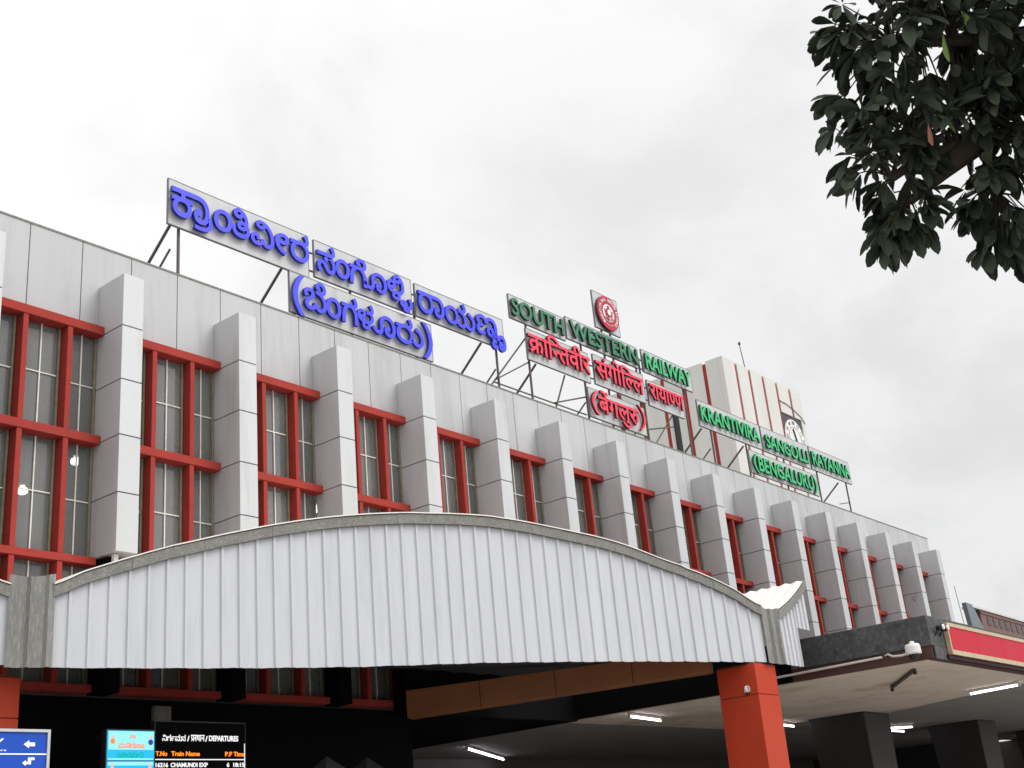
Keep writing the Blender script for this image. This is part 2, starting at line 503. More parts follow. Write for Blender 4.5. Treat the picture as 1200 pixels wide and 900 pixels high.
# letter outlines: advance width, then closed outlines x, y, x, y ...
GLYPH = {
    'D197': (467, [[251,146,194,153,149,172,114,205,104,222,95,241,88,263,83,288,80,318,79,352,79,551,0,551,0,622,481,622,481,551,420,551,420,321,419,294,416,271,412,250,405,231,396,214,385,198,370,183,352,170,331,160,307,152,281,148],[249,217,280,221,304,231,321,249,328,261,332,274,336,288,337,305,339,327,339,353,339,551,160,551,160,353,160,329,162,308,164,291,167,276,172,263,178,251,186,241,195,233,206,226,218,221,232,218]]),
    'D202': (358, [[0,622,373,622,373,551,0,551],[204,298,204,244,202,227,198,213,190,202,180,194,167,190,153,188,137,190,120,197,102,209,85,224,70,241,56,260,45,280,39,299,37,318,38,332,43,345,50,355,62,363,78,367,98,369,385,369,385,298]]),
    'D210': (500, [[0,622,515,622,515,551,0,551],[537,349,523,353,509,355,494,356,478,355,462,351,445,344,429,334,413,319,397,300,382,276,369,245,356,208,279,232,288,261,299,288,311,313,296,324,280,334,264,342,247,348,228,352,209,353,184,350,164,343,148,330,136,313,128,294,126,271,128,246,136,222,148,198,164,175,185,151,210,126,239,100,272,71,309,40,255,-12,217,21,182,53,149,84,119,114,94,145,73,176,57,207,48,240,45,275,48,308,56,337,70,362,87,382,108,398,130,410,155,419,179,424,204,426,233,424,259,420,284,412,308,400,332,387,354,370,396,401,445,420,500,426,510,426,519,425,530,424,539,422,548,420,556,417]]),
    'D254': (762, [[46,53,174,127,140,138,110,156,83,180,62,210,50,247,46,290,52,340,70,382,101,417,141,443,189,459,244,464,260,464,277,462,296,460,313,458,328,456,339,454,333,381,321,384,308,386,292,388,277,390,262,391,249,391,213,388,183,379,159,365,141,345,131,321,127,292,130,260,141,234,158,214,179,199,202,191,228,188,256,190,282,197,306,209,329,224,350,241,371,260,371,551,0,551,0,622,777,622,777,551,452,551,452,350,469,364,487,376,506,386,525,393,546,398,569,399,610,394,645,381,675,358,698,326,711,286,716,239,714,208,709,175,701,141,689,107,672,73,651,39,579,80,595,102,608,127,620,154,629,182,634,210,636,237,634,266,627,289,616,307,602,320,584,327,562,330,544,328,526,322,508,312,489,297,471,280,452,258,452,0,371,0,371,173,365,169,359,165,353,160,346,155,339,151,331,146,93,-12]]),
    'D27': (563, [[208,551,208,234,207,218,202,204,196,193,186,185,174,180,160,178,143,180,125,187,106,199,89,214,74,231,60,250,49,270,43,289,41,308,43,322,47,335,54,345,66,353,82,357,102,359,127,359,127,551,0,551,0,622,578,622,578,551,474,551,474,0,393,0,393,551]]),
    'D274': (568, [[45,53,214,153,180,162,152,175,128,194,113,213,100,234,91,258,84,285,80,318,79,358,79,551,0,551,0,622,583,622,583,551,479,551,479,0,398,0,398,193,92,-13],[398,551,160,551,160,369,160,344,161,322,163,304,165,289,169,276,172,266,177,256,183,248,190,240,208,227,232,220,262,217,288,219,313,225,337,236,360,249,380,264,398,280]]),
    'D39': (723, [[634,551,634,0,553,0,553,551,420,551,420,321,419,294,416,271,412,250,405,231,396,214,385,198,370,183,352,170,331,160,307,152,281,148,251,146,194,153,149,172,114,205,104,222,95,241,88,263,83,288,80,318,79,352,79,551,0,551,0,622,737,622,737,551],[249,217,280,221,304,231,321,249,328,261,332,274,336,288,337,305,339,327,339,353,339,551,160,551,160,353,160,329,162,308,164,291,167,276,172,263,178,251,186,241,195,233,206,226,218,221,232,218]]),
    'D40': (570, [[481,551,481,0,400,0,400,328,291,328,254,327,223,325,200,322,180,317,164,309,150,299,137,284,129,263,126,237,130,205,142,173,163,142,191,111,227,77,271,40,217,-12,187,15,159,41,132,68,107,95,86,123,68,151,55,180,48,211,45,242,46,265,51,286,58,305,68,323,80,338,93,351,114,366,137,378,163,388,193,394,230,398,272,399,400,399,400,551,0,551,0,622,584,622,584,551]]),
    'D417': (563, [[519,296,517,266,512,236,502,206,490,178,475,151,457,126,385,167,398,184,410,203,422,224,431,248,436,271,438,294,436,316,430,334,421,350,408,362,390,369,369,371,347,369,325,362,304,351,288,330,268,311,246,295,221,280,195,267,167,254,199,219,233,183,272,146,312,110,353,75,395,42,341,-12,302,21,265,54,230,87,197,120,166,151,138,181,113,209,92,234,75,256,62,275,53,292,46,305,43,317,41,329,40,340,42,352,47,364,55,376,67,385,83,391,104,393,120,392,134,388,148,382,159,373,171,362,181,349,205,363,224,380,238,399,248,420,254,443,256,468,255,483,254,498,251,514,247,528,243,540,239,551,0,551,0,622,577,622,577,551,320,551,329,525,334,494,336,458,336,448,335,438,334,429,352,435,372,439,392,440,426,436,456,424,482,404,503,375,515,340]]),
    'D44': (555, [[0,622,569,622,569,551,466,551,466,0,385,0,385,298,204,298,204,244,202,227,198,213,190,202,180,194,167,190,153,188,137,190,120,197,102,209,85,224,70,241,56,260,45,280,39,299,37,318,38,332,43,345,50,355,62,363,78,367,98,369,385,369,385,551,0,551]]),
    'D449': (0, [[-169,615,-183,664,-197,705,-210,740,-225,767,-240,788,-256,804,-274,815,-293,821,-315,823,-329,823,-342,821,-354,818,-365,815,-375,812,-385,809,-409,882,-382,890,-351,894,-318,896,-284,893,-252,885,-224,870,-199,850,-175,820,-154,784,-133,737,-113,681,-94,615],[-113,821,-111,836,-106,850,-96,862,-85,871,-72,877,-58,879,-43,877,-30,871,-18,862,-9,850,-4,836,-2,821,-4,806,-9,792,-18,780,-30,771,-43,765,-58,763,-72,765,-85,771,-96,780,-106,792,-111,806]]),
    'D48': (571, [[585,551,482,551,482,0,401,0,401,165,382,153,360,143,336,132,308,124,276,120,241,118,205,120,171,127,140,139,113,155,90,174,71,198,57,224,49,254,46,286,53,339,73,383,106,418,151,444,204,459,265,464,275,464,286,463,299,462,312,461,325,460,338,459,351,458,361,456,369,454,363,385,349,388,334,390,318,392,301,394,285,395,268,395,255,395,242,394,230,392,365,224,377,234,389,244,401,256,401,551,0,551,0,622,585,622],[127,287,131,255,142,229,160,210,184,195,212,187,242,184,254,184,265,185,276,187,287,189,298,192,308,195,168,370,145,348,132,321]]),
    'D51': (580, [[595,622,595,551,491,551,491,0,410,0,410,179,390,167,368,157,343,146,316,138,286,134,253,132,197,139,148,159,108,192,75,237,52,291,38,353,76,363,106,375,130,390,147,407,157,430,160,457,159,475,155,493,148,509,141,524,132,538,123,551,0,551,0,622],[129,301,144,271,160,247,180,228,202,214,228,206,259,203,291,205,320,212,346,224,370,239,391,256,410,274,410,551,211,551,227,516,237,481,240,445,228,381,191,333]]),
    'D52': (409, [[395,42,341,-12,302,21,265,54,230,87,197,120,166,151,138,181,113,209,92,234,75,256,62,275,53,292,46,305,43,317,41,329,40,340,42,352,47,364,55,376,67,385,83,391,104,393,120,392,134,388,148,382,159,373,171,362,181,349,205,363,224,380,238,399,248,420,254,443,256,468,255,483,254,498,251,514,247,528,243,540,239,551,0,551,0,622,424,622,424,551,320,551,329,525,334,494,336,458,334,423,326,392,314,365,298,341,278,319,254,300,227,284,198,268,167,254,199,219,233,183,272,146,312,110,353,75]]),
    'D54': (678, [[0,551,0,622,693,622,693,551,589,551,589,0,508,0,508,355,499,356,478,355,462,351,445,344,429,334,413,319,397,300,382,276,369,245,356,208,279,232,288,261,299,288,311,313,295,324,279,334,263,342,246,348,228,352,209,353,184,350,164,343,148,330,136,313,128,294,126,271,128,246,136,222,148,198,164,175,185,151,210,126,239,100,272,71,309,40,255,-12,217,21,182,53,149,84,119,114,94,145,73,176,57,207,48,240,45,275,48,308,56,337,70,362,87,382,108,398,131,410,156,419,180,424,204,426,233,424,259,420,284,412,308,400,332,387,354,370,396,401,444,420,499,426,505,426,508,551]]),
    'D568': (1022, [[380,42,326,-12,289,21,254,54,220,87,189,120,160,151,133,181,109,209,89,234,73,256,60,275,51,292,46,305,42,317,41,329,40,340,42,352,47,364,55,376,67,385,83,391,104,393,120,392,134,388,148,382,159,373,171,362,181,350,194,364,203,380,210,398,214,418,216,438,217,458,217,477,215,495,212,512,209,527,205,540,201,551,0,551,0,622,494,622,512,628,531,631,552,632,579,630,605,624,630,614,654,601,674,583,692,561,705,535,713,504,716,469,712,423,698,383,676,349,646,320,608,295,562,274,578,252,595,234,614,220,636,211,662,205,694,203,727,205,757,212,783,223,807,238,830,255,852,275,852,551,770,551,770,622,1036,622,1036,551,933,551,933,0,852,0,852,180,831,168,808,157,783,146,755,138,723,134,688,132,644,136,603,146,566,164,533,189,506,221,484,259,451,255,416,252,380,251,352,252,322,254,292,258,262,264,236,270,212,277,198,269,183,261,167,253,196,218,228,182,264,146,301,110,340,75],[369,322,396,322,421,323,444,325,468,328,493,332,519,337,557,352,587,370,608,390,623,413,632,438,635,467,632,498,625,523,612,542,594,557,574,565,551,568,535,567,522,563,510,556,501,547,496,535,494,521,503,492,530,472,575,461,567,391,527,399,492,413,464,430,443,454,430,483,426,519,426,530,428,541,430,551,281,551,285,539,289,526,293,511,296,495,297,477,298,458,297,431,294,407,288,385,281,365,272,348,262,333,297,327,333,323]]),
    'D57': (556, [[571,551,467,551,467,0,387,0,387,165,368,153,347,143,324,132,297,124,267,120,233,118,198,120,166,127,137,139,111,155,89,174,70,198,57,224,49,254,46,286,52,339,72,383,104,418,146,444,196,459,255,464,264,464,275,463,288,462,300,461,313,460,326,459,337,458,346,456,354,454,349,381,336,384,321,386,306,388,290,390,274,391,259,391,221,388,188,379,162,364,143,343,131,318,127,287,131,256,141,231,158,212,181,199,206,191,235,188,268,191,298,198,324,210,348,226,369,242,387,260,387,551,0,551,0,622,571,622]]),
    'D6': (0, [[-185,772,-183,787,-178,801,-168,813,-157,822,-144,828,-130,830,-115,828,-102,822,-91,813,-82,801,-77,787,-75,772,-77,757,-82,743,-91,731,-102,722,-115,716,-130,714,-144,716,-157,722,-168,731,-178,743,-183,757]]),
    'D60': (676, [[587,551,587,0,506,0,506,266,487,261,467,257,448,254,428,252,405,251,380,251,352,252,322,254,292,258,262,264,236,270,212,277,198,269,183,261,167,253,196,218,228,182,264,146,301,110,340,75,380,42,326,-12,289,21,254,54,220,87,189,120,160,151,133,181,109,209,89,234,73,256,60,275,51,292,46,305,42,317,41,329,40,340,42,352,47,364,55,376,67,385,83,391,104,393,120,392,134,388,148,382,159,373,171,362,181,350,194,364,203,380,210,398,214,418,216,438,217,458,217,477,215,495,212,512,209,527,205,540,201,551,0,551,0,622,691,622,691,551],[369,322,394,322,418,324,440,326,462,329,484,334,506,339,506,551,281,551,285,539,289,526,293,511,296,495,297,477,298,458,297,431,294,407,288,385,281,365,272,348,262,333,297,327,333,323]]),
    'D66': (259, [[170,551,170,0,89,0,89,551,0,551,0,622,273,622,273,551]]),
    'D67': (259, [[89,551,0,551,0,622,80,622,72,637,66,653,60,669,56,686,54,705,53,724,59,773,79,814,111,849,154,875,206,891,266,896,356,888,440,862,516,820,585,763,648,695,704,615,620,615,515,731,402,801,283,824,240,821,203,811,174,794,152,772,138,746,134,714,135,695,138,677,144,662,150,647,157,634,165,622,273,622,273,551,170,551,170,0,89,0]]),
    'D68': (259, [[-185,615,-195,638,-204,660,-211,682,-216,704,-219,726,-220,748,-215,789,-201,824,-178,854,-146,878,-107,891,-61,896,-23,893,10,883,39,868,64,845,87,815,108,778,127,734,145,682,163,622,273,622,273,551,170,551,170,0,89,0,89,551,0,551,0,622,87,622,68,685,49,736,28,776,5,803,-23,820,-57,825,-82,822,-102,814,-118,800,-130,782,-137,760,-139,733,-138,711,-135,691,-129,672,-122,653,-114,634,-105,615]]),
    'D69': (0, [[-248,-12,-212,1,-174,8,-136,11,-90,7,-51,-6,-20,-28,4,-56,17,-90,22,-129,17,-167,1,-201,-24,-229,-60,-251,-104,-264,-157,-268,-219,-263,-275,-248,-324,-222,-370,-188,-414,-147,-455,-100,-394,-57,-368,-87,-344,-113,-320,-136,-296,-155,-271,-170,-246,-182,-218,-190,-189,-194,-157,-196,-98,-188,-63,-163,-51,-122,-54,-102,-62,-86,-76,-73,-93,-64,-111,-59,-131,-57,-148,-58,-165,-59,-180,-62,-194,-67,-208,-72,-222,-79]]),
    'D79': (259, [[170,551,170,0,89,0,89,551,0,551,0,622,273,622,273,551],[90,615,76,664,62,705,48,740,34,767,19,788,3,804,-15,815,-34,821,-56,823,-70,823,-83,821,-95,818,-106,815,-116,812,-126,809,-150,882,-123,890,-92,894,-59,896,-25,893,7,885,34,870,60,850,84,820,106,784,126,737,146,681,165,615]]),
    'K110': (113, [[-264,-375,-297,-372,-324,-365,-344,-352,-358,-335,-366,-316,-369,-294,-367,-275,-359,-258,-348,-243,-330,-230,-308,-220,-279,-213,-281,-234,-308,-224,-329,-212,-345,-198,-356,-182,-363,-165,-365,-145,-361,-121,-351,-100,-332,-81,-308,-67,-278,-58,-242,-55,-221,-56,-202,-59,-186,-63,-171,-69,-157,-77,-144,-88,-130,-100,-117,-114,-104,-131,-139,-130,-126,-114,-113,-100,-100,-88,-87,-78,-72,-70,-56,-64,-39,-59,-20,-56,1,-55,34,-57,63,-65,88,-76,109,-93,126,-113,140,-136,150,-164,156,-193,158,-226,156,-254,151,-279,142,-302,129,-323,112,-341,92,-356,68,-366,40,-373,7,-375,-26,-372,-54,-363,-78,-348,-96,-329,-106,-305,-110,-278,-107,-254,-99,-233,-86,-215,-68,-201,-46,-193,-21,-190,1,-192,19,-197,34,-206,45,-218,52,-232,54,-249,54,-256,53,-262,52,-268,51,-274,47,-284,-5,-282,-4,-276,-4,-270,-6,-260,-12,-252,-23,-249,-30,-250,-36,-252,-41,-256,-45,-261,-47,-268,-48,-277,-47,-287,-42,-296,-35,-303,-24,-309,-9,-312,10,-313,31,-311,50,-304,66,-293,77,-277,85,-254,87,-226,86,-202,82,-184,76,-168,68,-154,57,-142,44,-132,28,-125,11,-120,-8,-119,-29,-121,-47,-127,-62,-136,-74,-149,-82,-164,-87,-180,-155,-180,-160,-162,-168,-147,-180,-135,-195,-126,-212,-121,-233,-119,-253,-120,-269,-123,-281,-129,-289,-136,-293,-145,-295,-156,-294,-165,-290,-174,-283,-181,-272,-187,-265,-189,-256,-191,-245,-192,-230,-192,-212,-192,-212,-251,-232,-251,-247,-251,-259,-252,-268,-254,-275,-255,-281,-258,-287,-261,-293,-267,-297,-275,-298,-284,-297,-291,-294,-298,-288,-304,-280,-309,-268,-312,-252,-313,-241,-312,-230,-310,-220,-307,-209,-302,-200,-297,-190,-290,-157,-344,-172,-352,-188,-360,-206,-366,-224,-371,-243,-374]]),
    'K122': (134, [[127,-57,124,-96,116,-131,103,-163,84,-191,61,-216,34,-237,2,-255,-33,-270,-72,-281,-114,-290,-160,-294,-208,-296,-228,-296,-248,-295,-269,-293,-290,-290,-311,-287,-332,-284,-353,-280,-373,-275,-353,-206,-336,-210,-319,-213,-302,-216,-284,-219,-266,-221,-247,-223,-228,-224,-208,-224,-147,-221,-94,-212,-50,-198,-15,-178,12,-152,32,-124,43,-91,47,-55,46,-38,44,-22,41,-7,36,8,31,21,24,34,17,47,9,60,78,97,91,77,102,57,111,37,117,17,121,-3,124,-22,126,-40]]),
    'K125': (125, [[-74,-397,-103,-395,-129,-390,-153,-380,-172,-367,-183,-349,-187,-326,-186,-317,-183,-307,-178,-298,-171,-289,-163,-281,-153,-274,-144,-291,-175,-285,-203,-277,-228,-266,-250,-253,-268,-238,-283,-220,-294,-201,-300,-180,-302,-157,-300,-136,-296,-117,-288,-100,-277,-84,-263,-70,-246,-58,-227,-50,-204,-45,-179,-43,-156,-44,-136,-48,-119,-55,-104,-64,-93,-74,-84,-86,-77,-100,-73,-114,-72,-129,-75,-157,-85,-180,-102,-196,-123,-207,-149,-214,-178,-216,-199,-215,-218,-210,-236,-204,-253,-195,-266,-187,-277,-178,-272,-135,-262,-143,-251,-151,-238,-157,-225,-162,-209,-165,-191,-166,-174,-165,-160,-162,-150,-156,-143,-150,-139,-141,-138,-132,-139,-123,-143,-116,-148,-110,-157,-106,-168,-104,-181,-103,-199,-105,-213,-110,-224,-118,-232,-130,-236,-142,-238,-157,-238,-167,-236,-177,-234,-186,-229,-195,-223,-203,-214,-210,-201,-216,-185,-222,-164,-226,-139,-229,-109,-231,-73,-232,-32,-228,3,-220,32,-206,54,-187,68,-161,72,-128,70,-95,63,-64,51,-34,37,-7,24,17,11,36,78,69,100,33,118,0,131,-31,140,-62,146,-93,148,-126,146,-154,142,-180,134,-202,123,-221,111,-237,96,-250,81,-262,65,-271,48,-278,32,-284,16,-289,1,-292,9,-271,19,-278,28,-286,34,-294,38,-303,41,-314,42,-326,39,-346,30,-363,14,-378,-8,-388,-37,-395],[-72,-341,-62,-341,-53,-340,-45,-338,-38,-335,-29,-327,-26,-316,-27,-310,-29,-304,-39,-296,-46,-293,-54,-290,-63,-289,-73,-288,-84,-289,-93,-291,-101,-293,-108,-296,-113,-301,-118,-310,-119,-316,-116,-326,-108,-334,-101,-337,-93,-339,-83,-341]]),
    'K134': (574, [[283,-12,249,-11,218,-6,189,1,162,11,139,24,118,39,100,56,85,76,73,97,65,120,60,145,58,172,59,188,61,203,64,218,68,232,74,246,82,259,90,271,100,282,111,293,124,303,137,313,152,321,166,307,36,306,36,375,244,375,249,379,254,384,259,390,262,396,266,402,268,409,270,416,270,424,270,431,269,438,267,444,266,451,263,457,260,464,253,475,298,487,333,475,337,468,340,462,343,455,345,448,347,441,348,435,349,429,349,423,349,415,348,408,347,402,346,396,344,390,339,380,539,375,539,306,405,308,420,318,434,312,447,304,459,296,470,286,481,275,490,263,497,250,504,236,509,222,513,207,515,191,516,174,514,147,510,122,501,99,490,77,475,57,458,40,437,24,412,12,385,1,354,-6,320,-11],[287,66,324,68,356,75,381,85,402,100,417,119,427,139,434,160,436,184,435,202,432,219,426,234,419,248,410,261,398,273,384,283,369,291,352,298,332,302,310,305,287,306,263,305,241,302,221,297,204,290,188,282,174,272,163,260,154,248,147,233,142,218,139,201,138,184,140,159,147,136,159,116,175,98,196,84,222,74,252,68],[36,474,36,551,425,551,425,474]]),
    'K158': (651, [[326,-12,287,-10,249,-4,214,5,180,19,150,36,123,57,99,82,79,110,63,141,51,176,44,214,42,255,43,283,46,309,51,333,58,356,66,377,76,397,88,416,101,433,116,449,132,463,149,476,168,488,186,474,42,474,42,551,502,551,502,474,493,474,493,483,511,470,528,457,543,442,557,427,569,410,580,392,589,373,596,352,602,330,607,307,609,282,610,255,608,217,602,182,591,148,576,117,557,89,535,63,508,41,478,22,445,7,409,-3,369,-10],[327,69,360,71,389,76,416,84,440,96,460,111,478,128,494,147,506,170,516,193,522,218,527,245,528,272,526,303,521,332,513,359,502,382,487,404,470,423,451,439,430,452,407,462,382,470,356,474,328,476,298,474,270,470,244,462,220,450,198,436,179,420,163,401,149,380,138,356,130,330,126,302,124,272,127,226,138,186,155,151,180,122,210,99,244,82,283,72]]),
    'K219': (616, [[304,-12,260,-10,220,-5,183,4,150,17,122,32,97,50,76,70,59,93,46,118,37,144,31,172,29,201,29,211,30,220,30,230,32,241,33,250,35,259,114,248,113,241,112,235,111,229,110,223,110,216,110,209,111,192,114,175,119,158,126,142,137,127,150,112,166,100,185,89,208,80,236,73,267,68,303,67,343,68,377,73,406,80,431,90,452,101,469,114,482,128,492,143,500,159,504,175,507,190,508,205,507,220,505,235,502,250,497,264,490,277,480,290,474,295,467,300,454,310,439,318,422,326,403,331,382,334,358,335,333,334,313,330,298,324,288,316,282,306,280,293,282,281,287,272,296,264,309,258,325,255,345,254,368,256,388,261,405,269,420,281,432,297,441,317,448,341,452,370,453,403,451,437,446,470,436,500,424,529,409,555,391,578,371,599,348,616,324,630,298,641,271,647,242,649,220,647,202,643,189,634,180,624,174,611,172,597,174,582,179,569,188,559,199,551,214,547,231,545,255,547,276,554,295,566,310,583,321,607,326,638,399,631,393,597,383,568,369,542,352,522,333,504,312,492,288,482,262,477,235,475,208,477,183,481,160,489,141,500,125,514,112,530,102,550,96,573,94,598,98,631,112,660,134,684,164,704,200,715,242,719,285,716,325,707,362,692,396,673,427,649,454,621,477,590,497,556,512,520,524,481,531,443,533,403,533,385,531,368,530,352,527,336,523,321,519,307,516,300,514,292,510,285,492,253,469,227,442,207,410,193,376,184,340,181,299,184,265,194,237,210,216,232,204,261,200,296,202,316,207,335,215,352,227,368,243,381,263,392,287,400,315,404,348,406,376,405,403,401,427,394,450,386,471,377,490,366,497,361,523,341,544,319,560,293,571,265,578,237,580,207,578,174,573,144,564,116,551,90,534,67,513,46,488,29,460,15,427,3,390,-5,349,-10]]),
    'K223': (742, [[481,-12,449,-10,420,-3,395,8,373,23,353,40,336,60,320,81,306,103,292,125,276,152,262,174,249,191,237,204,226,214,216,221,205,225,193,228,180,229,159,227,142,219,128,208,117,191,111,172,109,148,111,127,115,105,123,82,133,60,146,38,160,17,82,-14,68,8,55,33,44,60,36,88,31,116,29,145,31,175,38,203,49,228,64,250,82,269,103,284,127,296,152,303,179,305,217,302,250,292,277,276,301,253,324,224,347,187,362,162,376,140,390,121,403,105,417,91,432,80,448,73,467,68,488,67,517,70,542,78,563,91,580,109,594,131,604,158,611,188,616,221,617,257,614,315,605,371,589,425,568,476,543,522,514,564,480,601,444,633,405,658,364,678,321,689,278,693,258,691,242,686,229,678,220,667,215,655,213,641,215,626,220,613,228,603,240,595,255,591,272,589,295,591,316,598,335,610,351,627,361,651,367,682,444,675,436,641,425,611,411,586,394,565,374,548,352,535,328,526,302,521,275,519,248,521,223,525,200,533,181,544,165,558,152,574,143,594,137,617,135,642,137,664,143,684,153,704,167,721,183,735,204,747,227,756,252,761,281,763,338,759,393,745,445,724,494,694,538,658,578,614,614,566,644,512,668,453,686,390,696,324,700,255,697,197,688,147,672,104,652,67,626,38,596,16,561,0,523,-9]]),
    'K232': (720, [[362,-12,337,-11,312,-7,288,0,266,9,247,21,230,36,218,55,210,78,208,104,210,120,214,136,222,151,232,165,245,178,260,189,254,169,212,178,174,191,138,208,107,230,80,255,58,283,43,314,33,348,30,385,32,419,39,450,51,478,67,503,87,524,112,540,140,553,171,560,206,563,231,562,254,557,276,550,295,539,312,526,326,510,336,490,342,468,344,443,342,420,337,399,328,378,315,359,298,343,276,330,249,319,216,313,178,311,162,312,145,314,126,318,108,324,92,330,78,337,85,400,99,393,112,388,126,384,141,381,155,380,169,379,201,381,226,387,244,397,256,410,264,424,266,440,264,456,258,469,248,480,234,487,218,492,200,493,172,490,148,481,129,466,115,445,106,422,103,394,104,373,109,352,116,332,127,314,141,298,159,283,181,270,208,259,240,249,276,241,318,236,365,233,414,236,457,243,495,254,528,270,555,291,576,318,592,350,601,390,604,436,603,463,599,491,594,520,585,550,574,578,560,604,544,629,525,650,503,668,478,682,450,690,419,693,399,691,383,686,370,678,361,667,356,655,354,641,356,626,361,613,370,603,381,595,396,591,414,589,437,591,457,598,476,610,492,627,503,651,508,682,581,675,575,641,564,612,550,586,534,566,514,548,493,536,469,526,444,521,417,519,396,520,377,523,359,527,343,533,328,541,314,550,303,562,294,574,286,589,280,605,277,623,276,642,280,674,294,703,316,728,345,747,381,759,423,763,465,760,504,750,538,734,570,712,597,686,620,656,640,623,657,588,670,550,679,512,684,474,686,436,684,391,678,351,667,316,653,286,636,260,616,238,595,219,572,203,548,191,524,181,500,174,477,168,469,194,484,183,497,170,506,157,513,142,518,125,519,105,515,72,501,44,479,20,448,2,409,-8],[364,59,381,60,396,62,410,66,421,72,430,79,437,88,441,99,442,112,441,125,436,136,430,146,420,155,408,162,395,167,380,171,363,172,345,170,329,166,315,161,304,154,296,145,290,136,286,124,285,112,286,101,290,91,296,82,304,74,316,67,329,63,345,60]]),
    'K233': (818, [[224,-12,188,-10,154,-2,124,10,96,27,73,47,54,72,40,100,32,132,29,167,31,195,37,222,47,246,61,269,78,287,99,303,123,315,151,322,181,324,214,321,242,313,266,299,284,280,294,258,298,231,298,220,297,210,295,199,293,189,289,180,285,172,217,178,220,188,221,194,222,200,223,210,222,223,218,234,211,243,202,249,191,253,178,254,158,252,141,244,126,232,115,216,108,195,106,170,109,142,120,117,137,96,161,80,193,70,232,67,274,71,308,83,333,102,351,128,364,159,370,195,446,195,453,154,466,122,485,98,509,81,536,70,565,67,588,69,608,73,626,81,641,92,654,105,665,120,674,138,681,158,686,180,690,204,692,230,693,257,690,315,681,371,665,425,644,476,619,522,588,564,555,601,518,633,478,658,437,678,394,689,349,693,329,691,313,686,300,678,291,667,286,655,284,641,286,626,291,613,300,603,311,595,326,591,343,589,366,591,387,598,406,610,422,627,433,651,438,682,515,675,507,641,496,611,482,586,465,565,445,548,424,535,400,526,374,521,347,519,320,521,295,525,272,533,252,544,236,558,223,574,214,594,208,617,206,642,208,664,214,684,224,704,238,721,254,735,274,747,298,756,323,761,352,763,409,759,464,745,517,724,566,694,611,658,652,614,688,566,718,512,743,453,761,390,772,324,776,255,775,220,772,187,766,156,758,129,749,104,738,81,725,61,710,43,694,28,676,16,657,6,636,-2,614,-8,591,-11,567,-12,538,-11,512,-6,490,1,471,11,454,24,438,40,423,58,409,78,394,101,425,105,407,76,389,51,370,32,349,17,328,6,304,-2,280,-8,253,-11]]),
    'K242': (648, [[326,476,298,474,273,467,251,456,231,440,214,422,199,401,186,377,174,352,164,324,159,307,155,288,151,268,148,246,145,223,144,198,142,171,141,142,141,110,141,0,50,0,50,127,51,179,56,228,62,276,73,321,88,363,107,401,131,435,162,465,198,489,215,474,47,474,47,551,355,551,396,552,429,555,452,560,470,566,485,574,496,583,503,593,509,603,512,614,515,626,516,638,517,651,514,677,505,699,491,716,472,730,450,737,424,740,399,738,378,730,358,718,344,703,335,686,332,667,332,660,332,653,333,646,304,688,311,689,317,690,323,692,329,692,339,693,354,692,367,688,378,682,386,673,390,662,392,650,390,636,385,624,376,614,365,608,352,603,336,602,314,605,297,613,284,626,276,643,271,662,269,681,271,702,277,722,288,742,302,760,320,776,342,790,367,801,396,807,429,809,463,807,493,799,520,788,543,771,562,752,578,728,589,701,596,672,598,640,596,614,591,589,583,566,571,544,555,526,536,510,513,496,485,486,454,479,459,488,497,457,527,423,550,386,568,347,581,306,589,264,594,220,597,175,598,129,598,0,507,0,507,110,507,142,506,173,504,202,502,228,499,254,496,277,491,299,486,318,480,336,463,376,443,410,420,438,394,459,363,472]]),
    'K25': (648, [[326,476,298,474,273,467,251,456,231,440,214,422,199,401,186,377,174,352,164,324,159,307,155,288,151,268,148,246,145,223,144,198,142,171,141,142,141,110,141,0,50,0,50,127,51,179,56,228,62,276,73,321,88,363,107,401,131,435,162,465,198,489,215,474,47,474,47,551,386,551,418,552,444,553,462,556,475,560,486,564,495,569,503,576,509,583,512,592,515,600,516,609,517,618,515,640,510,661,501,682,488,704,472,725,452,747,517,790,545,757,566,725,581,696,590,669,596,640,598,612,596,587,590,564,580,544,567,526,550,511,532,498,510,488,487,481,461,477,467,481,502,452,530,419,552,384,569,346,581,306,589,264,594,220,597,176,598,130,598,0,507,0,507,110,507,142,506,173,504,202,502,228,499,254,496,277,491,299,486,318,480,336,463,376,443,410,420,438,394,459,363,472]]),
